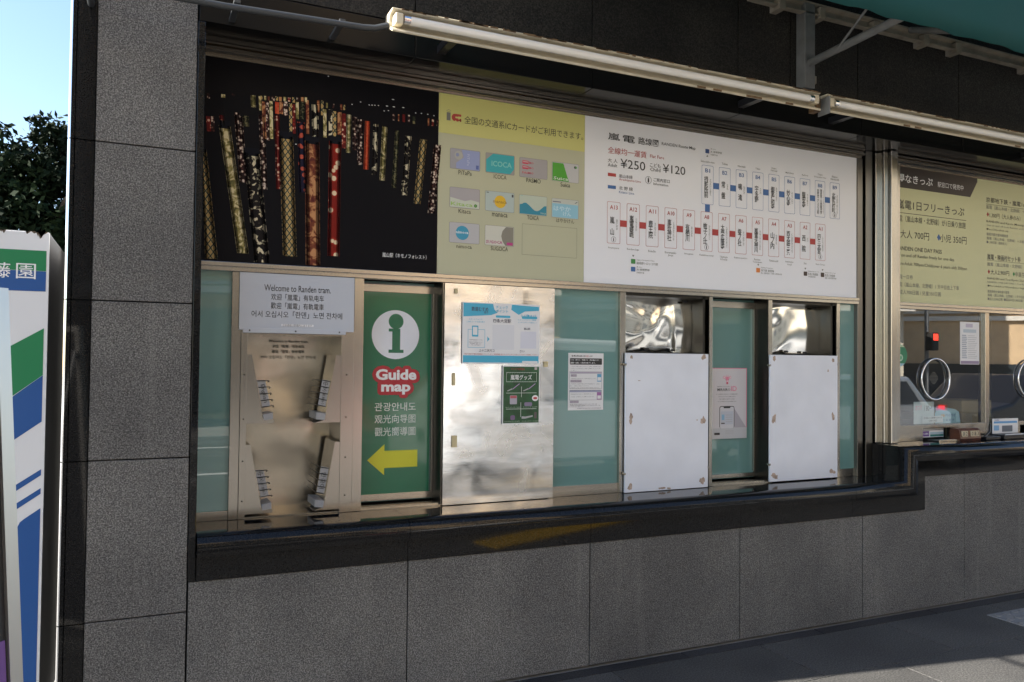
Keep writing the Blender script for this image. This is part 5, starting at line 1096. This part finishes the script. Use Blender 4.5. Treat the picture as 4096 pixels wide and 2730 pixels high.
# ================================================================== across the road (seen in the glass, steel and granite)
def house(label, cx, y, w, h, rot, wallm, floors, seed, low=False):
    t = thing('street_building', label, 'building', (cx, y, 0)); rnd = random.Random(seed); parts = []
    b = MB(); b.box(-w/2, w/2, -7, 0, 0, h); parts.append(b.build('wall', wallm, t))
    b = MB(); b.box(-w/2-.15, w/2+.15, -7, .25, h, h+.25); parts.append(b.build('roof', 'ledge', t))
    b = MB(); b.box(-w/2+.3, w/2-.3, .02, .08, .15, 1.5 if low else 2.6); parts.append(b.build('shop_front', 'win_d', t))
    b = MB(); b.box(-w/2, w/2, 0, .15 if low else .8, 2.95, 3.1); parts.append(b.build('canopy', 'ledge', t))
    fh = (h-3.2)/floors; n = max(2, int(w/2.4))
    for f_ in range(floors):
        for i in range(n):
            x = -w/2+w*(i+.5)/n; z = 3.3+fh*f_+fh*.3
            b = MB(); b.box(x-.75, x+.75, .0, .05, z, z+fh*.5); q = b.build('window', 'win_d', t)
            b = MB(); b.box(x-.82, x+.82, .0, .10, z-.08, z, None); b.box(x-.03, x+.03, .05, .08, z, z+fh*.5); b.build('window_frame', 'ledge', q); parts.append(q)
        b = MB(); b.box(-w/2, w/2, 0, .12, 3.2+fh*f_, 3.28+fh*f_); parts.append(b.build('ledge', 'ledge', t))
    for p in parts: p.matrix_parent_inverse = Matrix()
    t.rotation_euler = (0, 0, R(rot))
house('cream three storey building across the road', -9, -16, 12, 13.5, 24, 'wall_c', 2, 1)
house('beige tiled building across the road with a white canopy', 4, -15.5, 11, 13, 26, 'wall_b', 3, 2)
house('pale grey building across the road at the crossing', 15.5, -15.0, 10, 10, 28, 'wall_c', 3, 3)
house('orange beige building far along the other side of the road', 24.5, -15.2, 12.5, 9, 42, 'wall_b', 2, 4, True)
house('grey building far down the road on the right', 40, -14.5, 14, 12, 26, 'wall_g', 3, 5)
def car(label, x, y, body, van):
    t = thing('parked_van' if van else 'parked_car', label, 'van' if van else 'car', (x, y, -.14)); parts = []
    L_, W, = (4.3, 1.7) if van else (4.2, 1.7)
    pr = [(-L_/2, .35), (-L_/2+.05, .9), (-L_/2+.1, 1.85), (L_/2-1.1, 1.9), (L_/2-.35, 1.1), (L_/2, .95), (L_/2, .35)] if van else [(-L_/2, .35), (-L_/2, .85), (-L_/2+.5, .95), (-L_/2+1.0, 1.42), (.5, 1.45), (1.2, .95), (L_/2, .80), (L_/2, .35)]
    b = MB(); b.prism_y(pr, -W/2, W/2); bm_ = b.build('body', body, t, True); mo = bm_.modifiers.new('b', 'BEVEL'); mo.width = .06; mo.segments = 3; parts.append(bm_)
    wp = [(-L_/2+.25, 1.1), (-L_/2+.28, 1.7), (L_/2-1.15, 1.75), (L_/2-.6, 1.15)] if van else [(-L_/2+.75, .98), (-L_/2+1.08, 1.34), (.45, 1.37), (.98, .98)]
    for s in (-1, 1):
        b = MB(); b.prism_y(wp, s*(W/2+.001), s*(W/2+.006)); parts.append(b.build('side_window', 'win_d', t, True))
    for wx in (-L_/2+.75, L_/2-.8):
        for s in (-1, 1):
            b = MB(); b.tube([(wx, s*(W/2-.2), .31), (wx, s*(W/2+.01), .31)], .31, None, 24); w = b.build('wheel', 'tyre', t); b = MB(); b.tube([(wx, s*(W/2), .31), (wx, s*(W/2+.02), .31)], .19, None, 20); b.build('rim', 'hub', w); parts.append(w)
    for s in (-1, 1):
        b = MB(); b.box(L_/2-.06, L_/2+.01, s*.6-.15, s*.6+.15, .62, .78); parts.append(b.build('headlight', 'chrome', t)); b = MB(); b.box(-L_/2-.01, -L_/2+.05, s*.68-.06, s*.68+.06, .75, .95); parts.append(b.build('tail_light', 'lamp_r', t))
    for p in parts: p.matrix_parent_inverse = Matrix()
    t.rotation_euler = (0, 0, math.pi)
car('white van waiting in the near lane', 5.2, -6.0, 'car_w', True)
car('silver car waiting in the near lane ahead of the white van', 9.9, -6.1, 'car_s', False)
car('black car waiting behind the silver car', 15.0, -6.3, 'car_k', False)
car('red low car in the far lane', 5.6, -9.9, 'car_r', False)

sg_ = thing('pedestrian_signal', 'white boxed pedestrian signal showing red on a grey pole across the road', 'traffic light', (21.2, -12.8, 0))
MB().tube([(21.2, -12.9, 0), (21.2, -12.9, 3.6)], .06, None, 12).build('pole', 'galv', sg_)
MB().box(21.06, 21.34, -12.84, -12.6, 1.88, 2.42, None, .03).build('case', 'vend_s', sg_)
rl_ = bpy.data.materials.new('red_signal'); rl_.use_nodes = True; q_ = rl_.node_tree.nodes['Principled BSDF']; q_.inputs['Base Color'].default_value = (.4, .02, .01, 1); q_.inputs['Emission Color'].default_value = (1, .06, .03, 1); q_.inputs['Emission Strength'].default_value = 2.0
MB().box(21.10, 21.30, -12.6, -12.59, 2.18, 2.37, None, .003).build('red_lens', rl_, sg_); MB().box(21.10, 21.30, -12.6, -12.59, 1.92, 2.11, None, .003).build('dark_lens', 'blackp', sg_)
